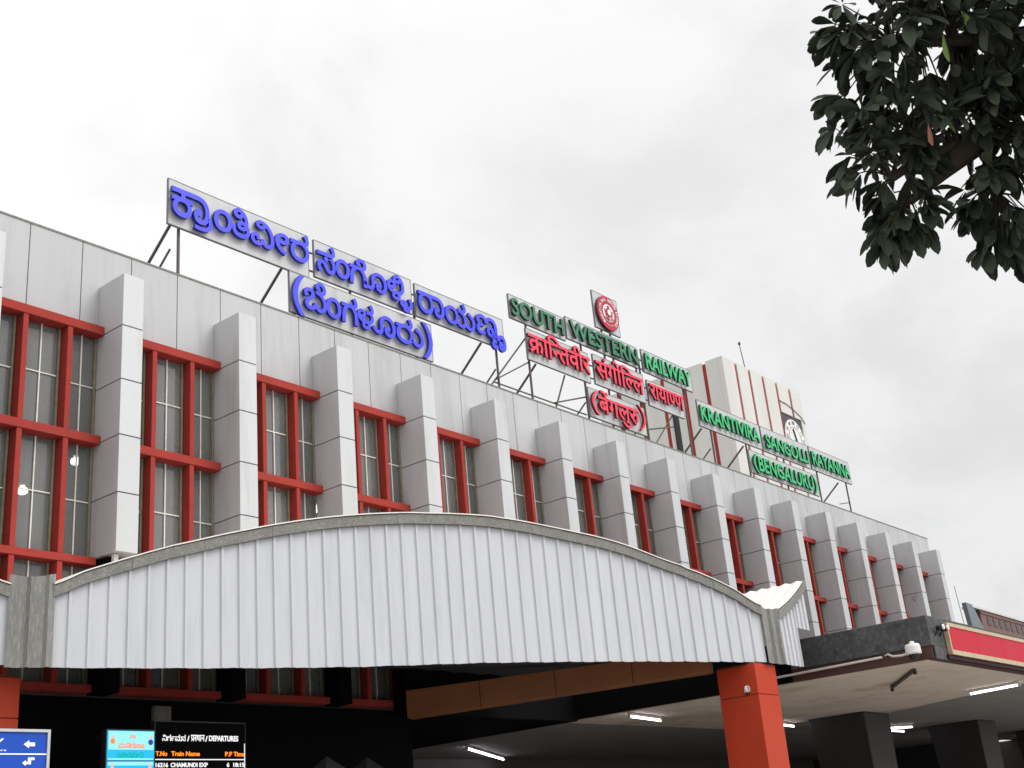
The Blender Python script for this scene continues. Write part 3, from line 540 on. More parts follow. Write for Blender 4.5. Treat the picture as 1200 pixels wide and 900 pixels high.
    'K260': (805, [[218,-12,183,-10,151,-2,124,10,101,25,82,44,68,65,57,88,51,112,49,136,51,163,56,188,66,210,78,230,94,249,113,268,135,285,160,303,187,321,211,337,231,353,248,368,261,384,268,402,271,422,270,435,267,448,263,458,257,468,248,476,238,482,224,486,209,489,190,490,164,488,143,482,127,472,116,458,109,441,107,422,108,412,109,401,112,392,116,382,121,372,127,363,57,332,47,349,39,365,34,382,29,398,27,414,26,431,28,454,34,475,44,496,58,515,76,531,98,544,125,555,156,561,191,563,229,561,262,553,288,542,309,526,326,508,338,488,346,467,350,445,352,423,350,400,345,378,336,358,325,340,310,322,292,305,272,288,249,271,224,254,196,235,173,217,154,201,141,184,134,164,131,141,134,117,143,99,157,84,176,75,198,69,223,67,264,71,297,83,322,102,339,128,351,159,357,195,434,195,441,154,455,122,476,98,501,81,530,70,561,67,595,71,625,84,649,106,667,135,678,170,682,210,679,253,671,292,656,330,637,363,613,394,584,421,552,444,516,463,476,477,612,483,642,462,670,439,694,414,715,386,732,357,746,325,756,291,762,254,764,215,761,172,753,132,740,96,721,64,697,38,669,16,636,1,599,-9,557,-12,532,-11,508,-7,486,0,466,9,447,21,429,37,412,56,395,79,379,105,411,104,395,76,378,53,360,34,341,19,321,7,298,-2,274,-7,247,-11],[432,474,432,551,512,551,553,552,586,555,610,560,627,566,642,574,653,583,660,593,666,603,670,614,672,626,674,638,674,651,671,677,662,699,648,716,629,730,607,737,581,740,556,738,535,730,516,718,501,703,492,686,489,667,489,660,489,653,490,646,461,688,468,689,474,690,480,692,486,692,496,693,511,692,524,688,535,682,543,673,547,662,549,650,547,636,542,624,534,614,522,608,509,603,493,602,471,605,454,613,442,626,433,643,428,662,426,681,428,702,434,722,444,742,459,760,477,776,498,790,524,801,553,807,586,809,620,807,650,799,676,788,700,771,719,752,734,728,746,701,753,672,755,640,754,616,750,594,744,573,734,554,723,537,708,521,695,510,680,501,664,494,646,487,626,482,605,478,582,476,557,474,531,474]]),
    'K37': (864, [[602,-12,553,-7,510,7,474,31,447,63,430,102,425,148,429,186,441,220,462,250,489,273,522,287,561,292,594,289,622,281,646,267,663,248,674,226,677,199,677,188,675,177,674,166,671,156,668,147,664,140,595,146,599,156,600,162,602,173,601,191,597,202,590,211,582,217,571,221,559,222,543,220,529,214,518,204,508,190,503,172,501,151,504,127,512,106,525,88,544,74,571,66,604,63,630,65,653,71,674,82,693,96,709,117,722,142,732,173,738,210,740,253,740,261,738,304,732,343,722,378,708,409,690,435,669,456,644,472,615,481,583,484,546,480,515,469,490,450,469,425,455,394,447,357,371,357,363,397,348,429,326,453,299,470,266,481,228,484,194,481,167,473,146,459,131,440,122,418,119,392,120,380,122,369,126,358,131,347,138,337,146,328,156,320,169,313,184,306,201,302,224,299,251,298,267,298,267,228,239,228,213,227,191,225,174,222,160,217,148,211,138,203,130,196,124,187,119,178,116,167,114,155,113,142,115,122,121,104,132,87,147,74,167,66,193,63,212,64,231,67,248,73,264,81,282,92,300,105,348,44,326,28,302,15,276,4,249,-5,220,-10,190,-12,140,-7,100,7,70,30,48,60,35,94,31,132,32,154,37,174,44,193,53,210,66,226,82,240,100,253,122,264,147,273,145,249,122,261,101,274,84,288,69,304,58,321,48,340,42,360,38,380,37,402,40,432,47,459,60,484,77,507,99,526,125,542,155,554,187,561,223,563,268,560,307,551,342,536,372,514,400,484,425,447,396,448,410,473,426,494,443,512,462,528,483,541,506,550,531,557,559,562,589,563,636,559,679,546,716,524,748,495,774,460,795,417,810,368,819,315,822,256,821,218,816,183,809,149,799,118,785,89,769,64,749,42,727,23,700,8,671,-3,638,-10]]),
    'K42': (711, [[483,-12,450,-10,421,-3,396,8,374,23,354,40,338,60,322,81,308,103,294,125,278,152,264,174,251,191,239,204,228,214,218,221,207,225,195,228,182,229,161,227,144,219,130,208,119,191,113,172,111,148,113,127,117,105,125,82,135,60,148,38,162,17,84,-14,70,8,57,33,46,60,38,88,33,116,31,145,33,175,40,203,51,228,66,250,84,269,105,284,129,296,154,303,181,305,219,302,252,292,279,276,303,253,326,224,349,187,364,162,378,140,391,121,404,105,418,91,434,80,450,73,470,68,492,67,523,71,548,83,566,104,577,129,585,158,587,190,584,236,574,279,558,320,536,358,509,391,478,420,444,444,407,462,367,474,33,474,33,551,458,551,490,552,516,553,534,556,547,560,558,564,566,569,574,576,580,583,584,592,586,600,588,609,588,618,586,640,581,661,572,682,559,704,543,725,523,747,588,790,616,757,637,725,652,696,661,669,667,640,669,612,668,598,665,583,661,566,654,548,643,531,628,516,610,503,590,492,568,484,542,478,511,475,475,474,451,474,508,483,540,460,569,435,595,407,617,377,635,345,650,310,661,275,667,237,669,198,664,137,647,86,620,44,584,13,538,-6]]),
    'K47': (1156, [[226,-12,190,-10,156,-2,126,10,98,27,75,47,56,72,42,100,34,132,31,167,33,195,39,222,49,246,63,269,80,287,101,303,125,315,153,322,183,324,216,321,244,313,268,299,286,280,296,258,300,231,300,220,299,210,297,199,295,189,291,180,287,172,219,178,222,188,223,194,224,200,225,210,224,223,220,234,213,243,204,249,193,253,180,254,160,252,143,244,128,232,116,216,109,195,107,170,110,142,121,117,138,96,163,80,195,70,234,67,276,71,310,83,335,102,353,128,366,159,372,195,448,195,455,154,468,122,488,98,512,81,540,70,570,67,604,71,630,83,648,104,660,129,668,159,670,191,668,229,661,265,650,300,634,331,616,360,595,387,572,411,547,431,520,448,493,461,465,471,438,477,591,483,623,460,652,435,678,407,700,377,718,345,733,310,744,275,750,237,752,198,749,153,741,113,728,80,709,51,688,28,663,10,636,-2,607,-10,577,-12,545,-11,517,-6,494,1,474,11,456,24,440,40,425,58,411,78,396,101,427,105,409,76,391,51,372,32,351,17,330,6,306,-2,282,-8,255,-11],[31,474,31,551,541,551,566,551,587,552,604,554,617,556,627,559,636,562,643,565,649,569,655,574,660,580,664,585,667,592,669,598,670,604,671,611,671,618,670,634,667,651,662,667,655,682,646,698,635,714,621,731,606,747,671,790,693,765,710,741,725,718,735,696,742,676,748,655,751,633,752,612,752,602,750,591,748,579,744,566,740,552,732,539,723,527,711,516,698,506,684,497,668,490,652,484,633,480,611,476,587,475,559,474],[908,-12,871,-10,837,-2,805,10,775,26,747,47,721,70,696,95,673,123,724,177,745,152,766,130,788,111,810,96,832,83,857,74,883,69,911,67,939,69,964,77,986,89,1004,106,1018,127,1029,152,1035,179,1037,210,1035,244,1031,276,1023,305,1012,333,998,359,982,382,964,404,943,424,920,443,896,460,869,475,841,488,884,565,917,547,948,528,978,506,1005,482,1030,456,1052,428,1072,397,1088,365,1102,330,1111,294,1117,256,1119,215,1118,183,1113,153,1106,125,1096,98,1083,74,1067,52,1048,34,1026,18,1001,5,973,-5,942,-10]]),
    'K48': (1336, [[308,-12,272,-10,240,-6,210,3,183,14,159,28,137,44,117,63,100,83,86,105,73,128,63,152,54,177,48,202,44,228,41,254,40,279,42,318,48,356,59,391,73,424,91,455,113,482,138,506,166,526,197,542,231,554,267,561,306,563,342,561,375,556,405,548,432,536,456,522,478,506,497,487,514,467,528,445,541,422,551,398,558,374,564,348,569,324,571,300,572,276,570,235,564,196,553,160,539,126,521,95,500,68,475,45,447,24,416,9,383,-3,347,-10],[306,67,333,69,358,73,382,81,403,92,422,105,440,122,454,141,467,164,477,189,484,216,489,246,490,279,489,309,485,336,478,362,469,386,457,408,443,427,426,444,407,458,385,469,361,478,334,482,305,484,280,483,256,478,233,471,212,461,192,448,174,432,159,414,146,392,136,368,128,340,124,310,122,277,123,244,128,214,134,187,144,162,156,140,171,121,188,104,208,91,229,80,253,73,278,68],[721,-12,684,-10,650,-2,618,10,588,26,560,47,534,70,509,95,486,123,538,177,559,152,580,130,601,111,623,96,646,83,670,74,695,69,722,67,751,69,777,77,799,89,817,106,831,127,842,152,848,179,850,210,848,242,844,273,836,302,824,330,810,355,794,379,774,401,752,421,728,439,702,454,674,467,644,477,782,481,805,465,826,449,846,431,864,412,879,393,893,371,905,349,914,325,922,300,928,273,931,245,932,215,931,195,929,175,926,155,922,134,915,115,908,96,898,78,887,61,874,45,859,31,841,19,822,8,800,-1,776,-7,750,-11],[1088,-12,1051,-10,1017,-2,985,10,956,26,928,47,902,70,877,95,853,123,904,177,925,152,946,130,968,111,990,96,1013,83,1037,74,1063,69,1091,67,1119,69,1144,77,1166,89,1184,106,1198,127,1209,152,1215,179,1217,210,1215,244,1211,276,1203,305,1192,333,1178,359,1162,382,1144,404,1123,424,1100,443,1076,460,1049,475,1021,488,1064,565,1097,547,1128,528,1158,506,1185,482,1210,456,1232,428,1252,397,1268,365,1282,330,1291,294,1297,256,1299,215,1298,183,1293,153,1286,125,1276,98,1263,74,1247,52,1228,34,1206,18,1182,5,1154,-5,1122,-10],[923,612,923,602,921,591,919,579,916,566,911,552,903,539,894,527,882,516,869,506,855,497,839,490,822,484,804,480,782,476,758,475,730,474,600,474,600,551,712,551,737,551,758,552,775,554,788,556,798,559,807,562,814,565,820,569,826,574,831,580,835,585,838,592,839,598,841,604,842,611,842,618,841,634,838,651,833,667,826,682,817,698,806,714,792,731,777,747,842,790,864,765,882,741,896,718,906,696,913,676,919,655,922,633]]),
    'K49': (651, [[326,-12,274,-9,225,2,180,19,141,43,107,73,79,110,58,152,46,201,42,255,44,292,49,325,58,356,69,384,84,410,101,433,121,454,143,472,168,488,186,474,42,474,42,551,398,551,430,552,456,553,474,556,487,560,498,564,507,569,515,576,521,583,524,592,527,600,528,609,529,618,527,640,522,661,513,682,500,704,484,725,464,747,529,790,557,757,578,725,593,696,602,669,608,640,610,612,609,598,606,583,602,566,595,548,584,531,569,516,560,508,549,501,538,494,525,489,511,484,496,480,491,488,515,471,537,452,556,432,572,409,585,384,596,356,604,326,608,292,610,255,606,205,595,159,576,117,550,80,518,48,478,22,433,3,382,-8],[327,69,360,71,389,76,416,84,440,96,460,111,478,128,494,147,506,170,516,193,522,218,527,245,528,272,526,303,521,332,513,359,502,382,487,404,470,423,451,439,430,452,407,462,382,470,356,474,328,476,298,474,270,470,244,462,220,450,198,436,179,420,163,401,149,380,138,356,130,330,126,302,124,272,127,226,138,186,155,151,180,122,210,99,244,82,283,72]]),
    'K52': (710, [[362,-12,337,-11,312,-7,288,0,266,9,247,21,230,36,218,55,210,78,208,104,210,120,214,136,222,151,232,165,245,178,260,189,254,169,212,178,174,191,138,208,107,230,80,255,58,283,43,314,33,348,30,385,32,419,39,450,51,478,67,503,87,524,112,540,140,553,171,560,206,563,231,562,254,557,276,550,295,539,312,526,326,510,336,490,342,468,344,443,342,420,337,399,328,378,315,359,298,343,276,330,249,319,216,313,178,311,162,312,145,314,126,318,108,324,92,330,78,337,85,400,99,393,112,388,126,384,141,381,155,380,169,379,201,381,226,387,244,397,256,410,264,424,266,440,264,456,258,469,248,480,234,487,218,492,200,493,172,490,148,481,129,466,115,445,106,422,103,394,104,373,109,352,116,332,127,314,141,298,159,283,181,270,208,259,240,249,276,241,318,236,365,233,435,238,492,251,536,270,567,296,586,328,592,366,589,393,581,417,568,436,550,452,532,464,512,474,416,474,416,551,465,551,497,552,523,553,541,556,554,560,565,564,574,569,582,576,588,583,592,592,594,600,596,609,596,618,594,640,589,661,580,682,567,704,551,725,531,747,596,790,624,757,645,725,660,696,669,669,675,640,677,612,674,583,666,557,652,534,633,514,611,498,585,487,571,516,591,504,609,491,625,478,639,462,651,446,660,428,667,409,672,388,673,365,671,334,665,307,655,282,642,261,626,242,608,225,588,211,567,198,544,188,522,180,499,173,477,168,469,194,484,183,497,170,506,157,513,142,518,125,519,105,515,72,501,44,479,20,448,2,409,-8],[364,59,381,60,396,62,410,66,421,72,430,79,437,88,441,99,442,112,441,125,436,136,430,146,420,155,408,162,395,167,380,171,363,172,345,170,329,166,315,161,304,154,296,145,290,136,286,124,285,112,286,101,290,91,296,82,304,74,316,67,329,63,345,60]]),
    'K56': (709, [[483,-12,450,-10,421,-3,396,8,374,23,354,40,338,60,322,81,308,103,294,125,278,152,264,174,251,191,239,204,228,214,218,221,207,225,195,228,182,229,161,227,144,219,130,208,119,191,113,172,111,148,113,127,117,105,125,82,135,60,148,38,162,17,84,-14,70,8,57,33,46,60,38,89,33,117,31,146,33,176,40,203,51,228,66,250,84,269,105,284,129,296,154,303,181,305,208,304,231,299,252,292,271,282,288,269,304,253,319,234,334,212,349,187,364,162,378,140,392,121,405,105,419,91,434,80,450,73,469,68,490,67,520,71,545,83,564,103,577,129,585,159,588,194,586,224,580,255,570,286,555,318,533,352,504,387,572,435,601,400,625,364,644,327,659,288,667,247,670,203,665,140,648,87,621,44,584,13,538,-6],[341,315,329,316,319,319,309,325,300,332,293,341,287,351,284,362,283,374,284,386,287,397,293,407,300,416,309,423,319,429,329,432,341,433,353,432,364,429,374,423,382,416,390,407,395,397,398,386,399,374,398,362,395,351,390,341,382,332,374,325,364,319,353,316],[32,474,32,551,458,551,483,551,504,552,521,554,534,556,544,559,553,562,561,565,567,569,573,574,578,580,582,585,584,592,586,598,588,604,589,611,589,618,588,634,585,651,580,667,573,682,564,698,553,714,539,731,524,747,589,790,611,765,628,741,643,718,653,696,660,676,666,655,669,633,670,612,670,602,668,591,666,579,662,566,657,552,650,539,640,527,629,516,615,506,601,497,585,490,568,484,550,480,528,476,504,475,477,474]]),
    'K6': (550, [[271,-12,237,-10,205,-4,175,5,148,18,123,35,101,55,82,78,66,105,53,135,44,168,39,204,37,243,39,280,44,314,53,347,66,377,81,404,100,429,122,450,148,468,176,482,206,492,240,498,276,500,315,498,350,492,382,481,410,466,434,448,455,426,473,402,488,374,499,345,507,313,511,280,513,244,511,208,506,174,497,142,485,112,469,85,451,60,429,39,404,21,375,7,344,-4,309,-10],[273,63,312,66,345,76,372,92,394,114,410,141,422,172,429,206,431,243,428,283,421,318,408,349,391,376,369,397,342,413,312,422,277,425,250,424,226,419,205,412,186,402,170,389,156,374,144,357,135,338,128,317,123,294,120,271,119,246,122,206,129,170,142,139,160,112,182,91,208,75,239,66]]),
    'K60': (449, [[407,241,404,190,396,145,382,104,364,69,340,40,310,18,277,1,238,-9,195,-12,160,-10,129,-2,102,10,78,26,59,45,44,68,33,93,26,120,24,148,26,176,31,200,39,221,50,239,64,253,80,264,97,273,116,277,135,279,158,277,177,271,192,260,202,247,209,231,211,212,209,195,204,180,196,167,184,158,171,152,156,150,139,152,126,157,114,165,106,177,102,192,100,210,108,212,104,202,101,193,98,184,97,175,96,165,96,155,99,132,106,110,118,90,137,75,163,65,196,62,221,64,244,71,264,82,282,97,297,117,309,141,318,170,323,203,325,241,323,277,319,309,311,339,300,366,286,389,269,410,255,424,240,436,224,446,206,455,184,462,160,467,132,471,98,473,60,474,-250,474,-250,551,79,551,122,550,160,547,194,541,225,533,252,523,276,510,299,496,319,479,337,460,358,433,375,402,389,368,399,329,405,287]]),
    'K63': (364, [[116,-12,79,-10,45,-2,13,10,-17,26,-45,47,-71,70,-96,95,-119,123,-68,177,-47,152,-26,130,-4,111,18,96,40,83,65,74,91,69,119,67,147,69,172,77,194,89,212,106,226,127,237,152,243,179,245,210,243,244,239,276,231,305,220,333,206,359,190,382,172,404,151,424,128,443,104,460,77,475,49,488,92,565,125,547,156,528,186,506,213,482,238,456,260,428,280,397,296,365,310,330,319,294,325,256,327,215,326,183,321,153,314,125,304,98,291,74,275,52,256,34,234,18,209,5,181,-5,150,-10]]),
    'K64': (746, [[90,-12,48,-8,10,4,-25,23,-58,49,-89,79,-119,113,-68,168,-41,136,-15,111,10,92,35,78,62,70,90,67,117,70,139,78,154,92,165,110,172,131,174,156,174,180,173,202,172,220,171,238,169,255,168,271,167,288,166,305,166,324,170,372,180,414,198,452,223,485,252,513,288,534,327,550,370,560,417,563,464,560,507,552,546,538,580,518,610,495,636,468,658,436,676,402,690,364,700,324,706,282,708,238,705,188,697,143,683,103,664,69,640,40,611,18,577,1,539,-9,497,-12,462,-10,430,-2,402,10,379,26,360,45,344,68,334,93,327,120,325,148,327,176,332,200,340,221,351,239,365,253,380,264,398,273,416,277,436,279,459,277,478,271,492,260,503,247,510,231,512,212,510,195,505,180,496,167,485,158,472,152,457,150,440,152,427,157,416,165,407,177,403,192,401,210,409,212,405,202,402,193,400,184,398,175,397,165,397,155,400,132,407,110,420,90,438,75,464,65,497,62,522,64,545,71,566,82,584,97,599,117,610,141,619,169,624,201,626,236,624,279,616,320,604,358,587,394,564,424,536,450,503,469,464,481,419,485,385,483,355,476,328,465,304,450,284,430,268,407,257,380,250,349,248,314,248,294,249,275,250,258,251,243,253,227,254,212,255,195,256,176,256,155,253,118,245,85,232,58,214,36,194,18,170,5,144,-4,118,-10]]),
    'K74': (408, [[382,430,380,402,373,376,362,352,347,331,327,313,303,298,275,287,243,280,207,278,172,281,141,288,114,302,90,317,71,333,56,349,81,415,88,407,96,397,106,387,117,377,130,368,144,360,161,353,180,349,200,348,232,351,258,358,277,370,290,387,298,406,301,427,299,447,293,463,284,476,271,485,253,491,232,493,212,491,194,485,176,475,159,461,144,443,132,422,123,396,117,367,115,335,115,324,118,282,126,244,140,210,160,179,183,151,210,126,242,103,276,82,313,64,270,-12,226,12,186,38,149,68,116,102,89,139,66,179,49,223,39,271,36,323,39,370,48,413,62,450,81,484,105,511,133,534,164,550,199,560,236,563,266,561,292,555,316,546,335,533,352,518,365,500,374,479,380,456]]),
    'K93': (567, [[552,474,279,474,243,474,214,473,192,471,174,468,158,462,143,454,134,447,127,439,122,430,117,419,115,408,114,395,115,380,118,367,124,356,131,347,139,339,149,332,161,326,176,322,192,318,212,317,236,315,265,315,380,315,380,238,284,238,261,238,242,238,226,237,212,236,201,235,192,234,183,232,176,230,168,227,155,220,144,212,134,202,128,190,123,176,122,160,124,140,129,124,138,110,150,100,164,92,180,86,199,82,218,80,238,79,248,79,248,0,233,0,207,1,182,4,158,8,135,15,114,24,96,35,80,48,66,64,55,82,47,103,42,126,40,152,41,170,44,187,48,202,55,217,64,231,74,244,87,255,102,266,119,276,124,268,99,283,77,301,58,322,44,346,35,374,32,407,33,425,37,443,44,460,53,477,63,491,75,503,90,515,106,524,123,532,142,538,163,543,186,546,213,549,243,550,277,551,552,551]]),
}
KAN = {'am': 6, 'ii': 74, 'ra': 49, 'sa': 56, 'ya': 48, 'nna': 37, 'ba': 260, 'ga': 25, 'La': 52, 'ma': 47, 'na': 42}
DEV = {'w1': ['D254', 'D66', 'D67', 'D202', 'D40', 'D57', 'D68', 'D52'], 'w2': ['D60', 'D6', 'D27', 'D79', 'D67', 'D210', 'D54'], 'w3': ['D52', 'D66', 'D51', 'D66', 'D197', 'D39'], 'w4': ['D48', 'D449', 'D27', 'D54', 'D69', 'D417'], 'pr': ['D274', 'D568', 'D66', 'D44']}


def bolden(c, off):
    n = len(c)
    res = []
    for i in range(n):
        p = Vector(c[i - 1])
        q = Vector(c[i])
        r = Vector(c[(i + 1) % n])
        a = (q - p)
        b = (r - q)
        if a.length < 1e-9 or b.length < 1e-9:
            res.append(tuple(q))
            continue
        na = Vector((-a.y, a.x)).normalized()
        nb = Vector((-b.y, b.x)).normalized()
        m = na + nb
        if m.length < 0.2:
            m = na
        m.normalize()
        k = min(1.0 / max(m.dot(nb), 0.3), 1.6)
        q2 = q + m * off * k
        res.append((q2.x, q2.y))
    return res


def area(c):
    return sum(a[0] * b[1] - b[0] * a[1] for a, b in zip(c, c[1:] + c[:1])) / 2


def winding(px, py, edges):
    w = 0
    for x0, y0, x1, y1 in edges:
        if y0 <= py:
            if y1 > py and (x1 - x0) * (py - y0) - (px - x0) * (y1 - y0) > 0:
                w += 1
        elif y1 <= py and (x1 - x0) * (py - y0) - (px - x0) * (y1 - y0) < 0:
            w -= 1
    return w


def shape_mesh(name, contours, depth):
    """extruded solid from 2D outlines; outer outlines run clockwise, holes the other way"""
    vs, es, raw = [], [], []
    for c in contours:
        i = len(vs)
        vs += [Vector((p[0], p[1])) for p in c]
        n = len(c)
        es += [(i + k, i + (k + 1) % n) for k in range(n)]
        raw += [(c[k][0], c[k][1], c[(k + 1) % n][0], c[(k + 1) % n][1]) for k in range(n)]
    ov, oe, of = delaunay_2d_cdt(vs, es, [], 0, 1e-5)[:3]
    keep = []
    for f in of:
        x = sum(ov[k].x for k in f) / len(f)
        y = sum(ov[k].y for k in f) / len(f)
        if winding(x, y, raw) < 0:
            keep.append(tuple(f))
    nv = len(ov)
    h = depth / 2
    verts = [(p.x, p.y, h) for p in ov] + [(p.x, p.y, -h) for p in ov]
    faces, cnt = [], {}
    for f in keep:
        ar = area([(ov[k].x, ov[k].y) for k in f])
        if ar < 0:
            f = f[::-1]
        faces.append(f)
        faces.append(tuple(k + nv for k in f[::-1]))
        for p, q in zip(f, f[1:] + f[:1]):
            cnt[(p, q)] = 1
    for (p, q) in list(cnt):
        if (q, p) not in cnt:
            faces.append((p, p + nv, q + nv, q))
    me = bpy.data.meshes.new(name)
    me.from_pydata(verts, [], faces)
    bm = bmesh.new()
    bm.from_mesh(me)
    bmesh.ops.delete(bm, geom=[v for v in bm.verts if not v.link_faces], context='VERTS')
    bm.to_mesh(me)
    bm.free()
    return me


def letter_object(name, me, loc, mats, parent):
    """stand a flat XY letter mesh upright facing -Y, set face and return materials"""
    me.materials.clear()
    for m in mats:
        me.materials.append(m)
    bm = bmesh.new()
    bm.from_mesh(me)
    bmesh.ops.remove_doubles(bm, verts=bm.verts, dist=1e-5)
    bmesh.ops.recalc_face_normals(bm, faces=bm.faces)
    bm.transform(Matrix.Rotation(math.pi / 2, 4, 'X'))
    for f in bm.faces:
        f.normal_update()
        f.material_index = 0 if abs(f.normal.y) > 0.6 else 1
        f.smooth = False
    bm.to_mesh(me)
    bm.free()
    me.name = name
    o = bpy.data.objects.new(name, me)
    o.location = loc
    COL.objects.link(o)
    if parent:
        o.parent = parent
        o.matrix_parent_inverse = Matrix.Translation(-parent.location)
    return o


def glyph_contours(items):
    """items: list of (glyph key, dx, dy)"""
    cs = []
    for k, dx, dy in items:
        for c in GLYPH[k][1]:
            cs.append([(p[0] + dx, p[1] + dy) for p in zip(c[0::2], c[1::2])])
    return cs


def fit(cs, x0, x1, z0, z1, bold):
    xs = [p[0] for c in cs for p in c]
    zs = [p[1] for c in cs for p in c]
    x0 += bold
    x1 -= bold
    z0 += bold
    z1 -= bold
    a, b = min(xs), max(xs)
    c_, d = min(zs), max(zs)
    return [[(x0 + (p[0] - a) / (b - a) * (x1 - x0), z0 + (p[1] - c_) / (d - c_) * (z1 - z0)) for p in c] for c in cs]


def glyph_letter(items, box, y, depth, bold, mats, parent, name='letter'):
    x0, x1, z0, z1 = box
    cs = fit(glyph_contours(items), x0, x1, z0, z1, bold)
    cs = [bolden(c, bold) for c in cs]
    me = shape_mesh(name, [[(p[0] - x0, p[1] - z0) for p in c] for c in cs], depth)
    return letter_object(name, me, (x0, y, z0), mats, parent)


def text_mesh(s, bold, depth=0.0, spacing=1.0):
    cu = bpy.data.curves.new('lettering', 'FONT')
    cu.body = s
    cu.size = 1.0
    cu.offset = bold
    cu.space_character = spacing
    cu.extrude = 0.001
    cu.resolution_u = 4
    o = bpy.data.objects.new('lettering', cu)
    COL.objects.link(o)
    dg = bpy.context.evaluated_depsgraph_get()
    dg.update()
    me = bpy.data.meshes.new_from_object(o.evaluated_get(dg))
    bpy.data.objects.remove(o)
    bpy.data.curves.remove(cu)
    return me


def text_fit(s, box, y, depth, bold, mats, parent, split=True, name='letter', spacing=1.0):
    x0, x1, z0, z1 = box
    me = text_mesh(s, bold, spacing=spacing)
    xs = [v.co.x for v in me.vertices]
    ys = [v.co.y for v in me.vertices]
    a, b, c, d = min(xs), max(xs), min(ys), max(ys)
    for v in me.vertices:
        v.co.x = x0 + (v.co.x - a) / (b - a) * (x1 - x0)
        v.co.y = z0 + (v.co.y - c) / (d - c) * (z1 - z0)
        v.co.z = (1 if v.co.z > 0 else -1) * depth / 2
    if not split:
        for v in me.vertices:
            v.co.x -= x0
            v.co.y -= z0
        return letter_object(name, me, (x0, y, z0), mats, parent)
    bm = bmesh.new()
    bm.from_mesh(me)
    bmesh.ops.remove_doubles(bm, verts=bm.verts, dist=1e-6)
    seen = set()
    isl = []
    bm.verts.ensure_lookup_table()
    for v in bm.verts:
        if v in seen:
            continue
        st = [v]
        seen.add(v)
        cur = []
        while st:
            q = st.pop()
            cur.append(q)
            for e in q.link_edges:
                w = e.other_vert(q)
                if w not in seen:
                    seen.add(w)
                    st.append(w)
        isl.append(cur)
    isl.sort(key=lambda c_: min(q.co.x for q in c_))
    res = []
    for cur in isl:
        idx = {q: i for i, q in enumerate(cur)}
        ox = min(q.co.x for q in cur)
        fs = set(f for q in cur for f in q.link_faces)
        m2 = bpy.data.meshes.new(name)
        m2.from_pydata([(q.co.x - ox, q.co.y - z0, q.co.z) for q in cur], [], [tuple(idx[q] for q in f.verts) for f in fs])
        res.append(letter_object(name, m2, (ox, y, z0), mats, parent))
    bm.free()
    bpy.data.meshes.remove(me)
    return res


# ================================================================== SETTING
g = MB().quad([(-900, -900, 0), (900, -900, 0), (900, 900, 0), (-900, 900, 0)]).build('ground', M['asphalt'])
tag(g, kind='structure')

# ================================================================== STATION BUILDING
S, PW, PD = 2.5, 0.41, 0.75
ZT, ZR, XE = 11.762, 12.545, 41.43
PH = 0.997
station = thing('station_building', (18, 5, 0), 'long grey clad railway station front with red framed windows and projecting pillars', 'building')
# parapet cladding: one metre panels with open joints
mb = MB()
xj = [1.135 + k * 1.0045 for k in range(-8, 41)]
xj = [x for x in xj if x < XE - 0.2] + [XE]
for a, b in zip(xj, xj[1:]):
    mb.box(a + 0.009, 0.0, 10.80, b - 0.009, 0.05, ZR)
mb.box(xj[0], 0.035, 10.80, XE - 0.02, 0.09, ZR - 0.02, 1)
mb.build('parapet_cladding', [M['panel'], M['joint']], station)
MB().box(xj[0], -0.012, ZR, XE + 0.01, 0.35, ZR + 0.035).build('parapet_coping', M['trim'], station)
# end wall, roof and rear
mb = MB()
for k in range(8):
    mb.box(XE - 0.06, 0.06 + k * 2.0, 4.6, XE, 2.04 + k * 2.0, ZR - 0.01)
mb.box(XE - 0.3, 0.1, 0, XE - 0.061, 16, ZR - 0.05, 1)
mb.build('end_wall', [M['panel'], M['joint']], station)
MB().box(-7, 0.36, 12.0, XE - 0.31, 16, 12.3).build('roof', M['roofc'], station)
# wall under the windows, floor slab, rear wall, interior
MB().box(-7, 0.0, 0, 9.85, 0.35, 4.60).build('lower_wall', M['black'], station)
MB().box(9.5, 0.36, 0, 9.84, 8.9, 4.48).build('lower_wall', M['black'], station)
MB().box(-7, 0.5, 4.56, XE - 0.31, 15.6, 4.62).build('upper_floor', M['roofc'], station)
MB().box(-7, 7.0, 4.63, XE - 0.31, 7.2, 11.9).build('room_wall', M['room'], station)
MB().box(-7, 0.1, 10.95, XE - 0.31, 6.99, 11.05).build('room_ceiling', M['room'], station)
MB().box(-7, 15.61, 0, XE - 0.31, 16, 12.0).build('rear_wall', M['hall'], station)
MB().box(-7.3, 0.0, 0, -7.01, 16, 12.3).build('side_wall', M['panel'], station)
# projecting pillars
mb = MB()
for k in range(5):
    z1 = -k * PH - 0.009
    mb.box(0, -PD, z1 - PH + 0.018, PW, -0.001, z1)
pm = mb.build('pillar', [M['pillar'], M['joint']], None, bevel=0.004)
core = MB().box(0.014, -PD + 0.014, -5 * PH + 0.012, PW - 0.014, -0.002, -0.03)
core_me = core.build('pillar_core', M['joint'])
bm = bmesh.new()
bm.from_mesh(pm.data)
core_me.data.materials.clear()
core_me.data.materials.append(M['pillar'])
core_me.data.materials.append(M['joint'])
for p in core_me.data.polygons:
    p.material_index = 1
bm.from_mesh(core_me.data)
bm.to_mesh(pm.data)
bm.free()
bpy.data.objects.remove(core_me)
low = MB()
low.box(0.05, -0.42, 4.62, PW - 0.05, -0.001, 6.76)
low.box(0.06, -0.62, 6.2, 0.14, -0.55, 6.77, 1)
lowo = low.build('pillar_base', [M['black'], M['pipe']])
NB0, NB1 = -2, 16
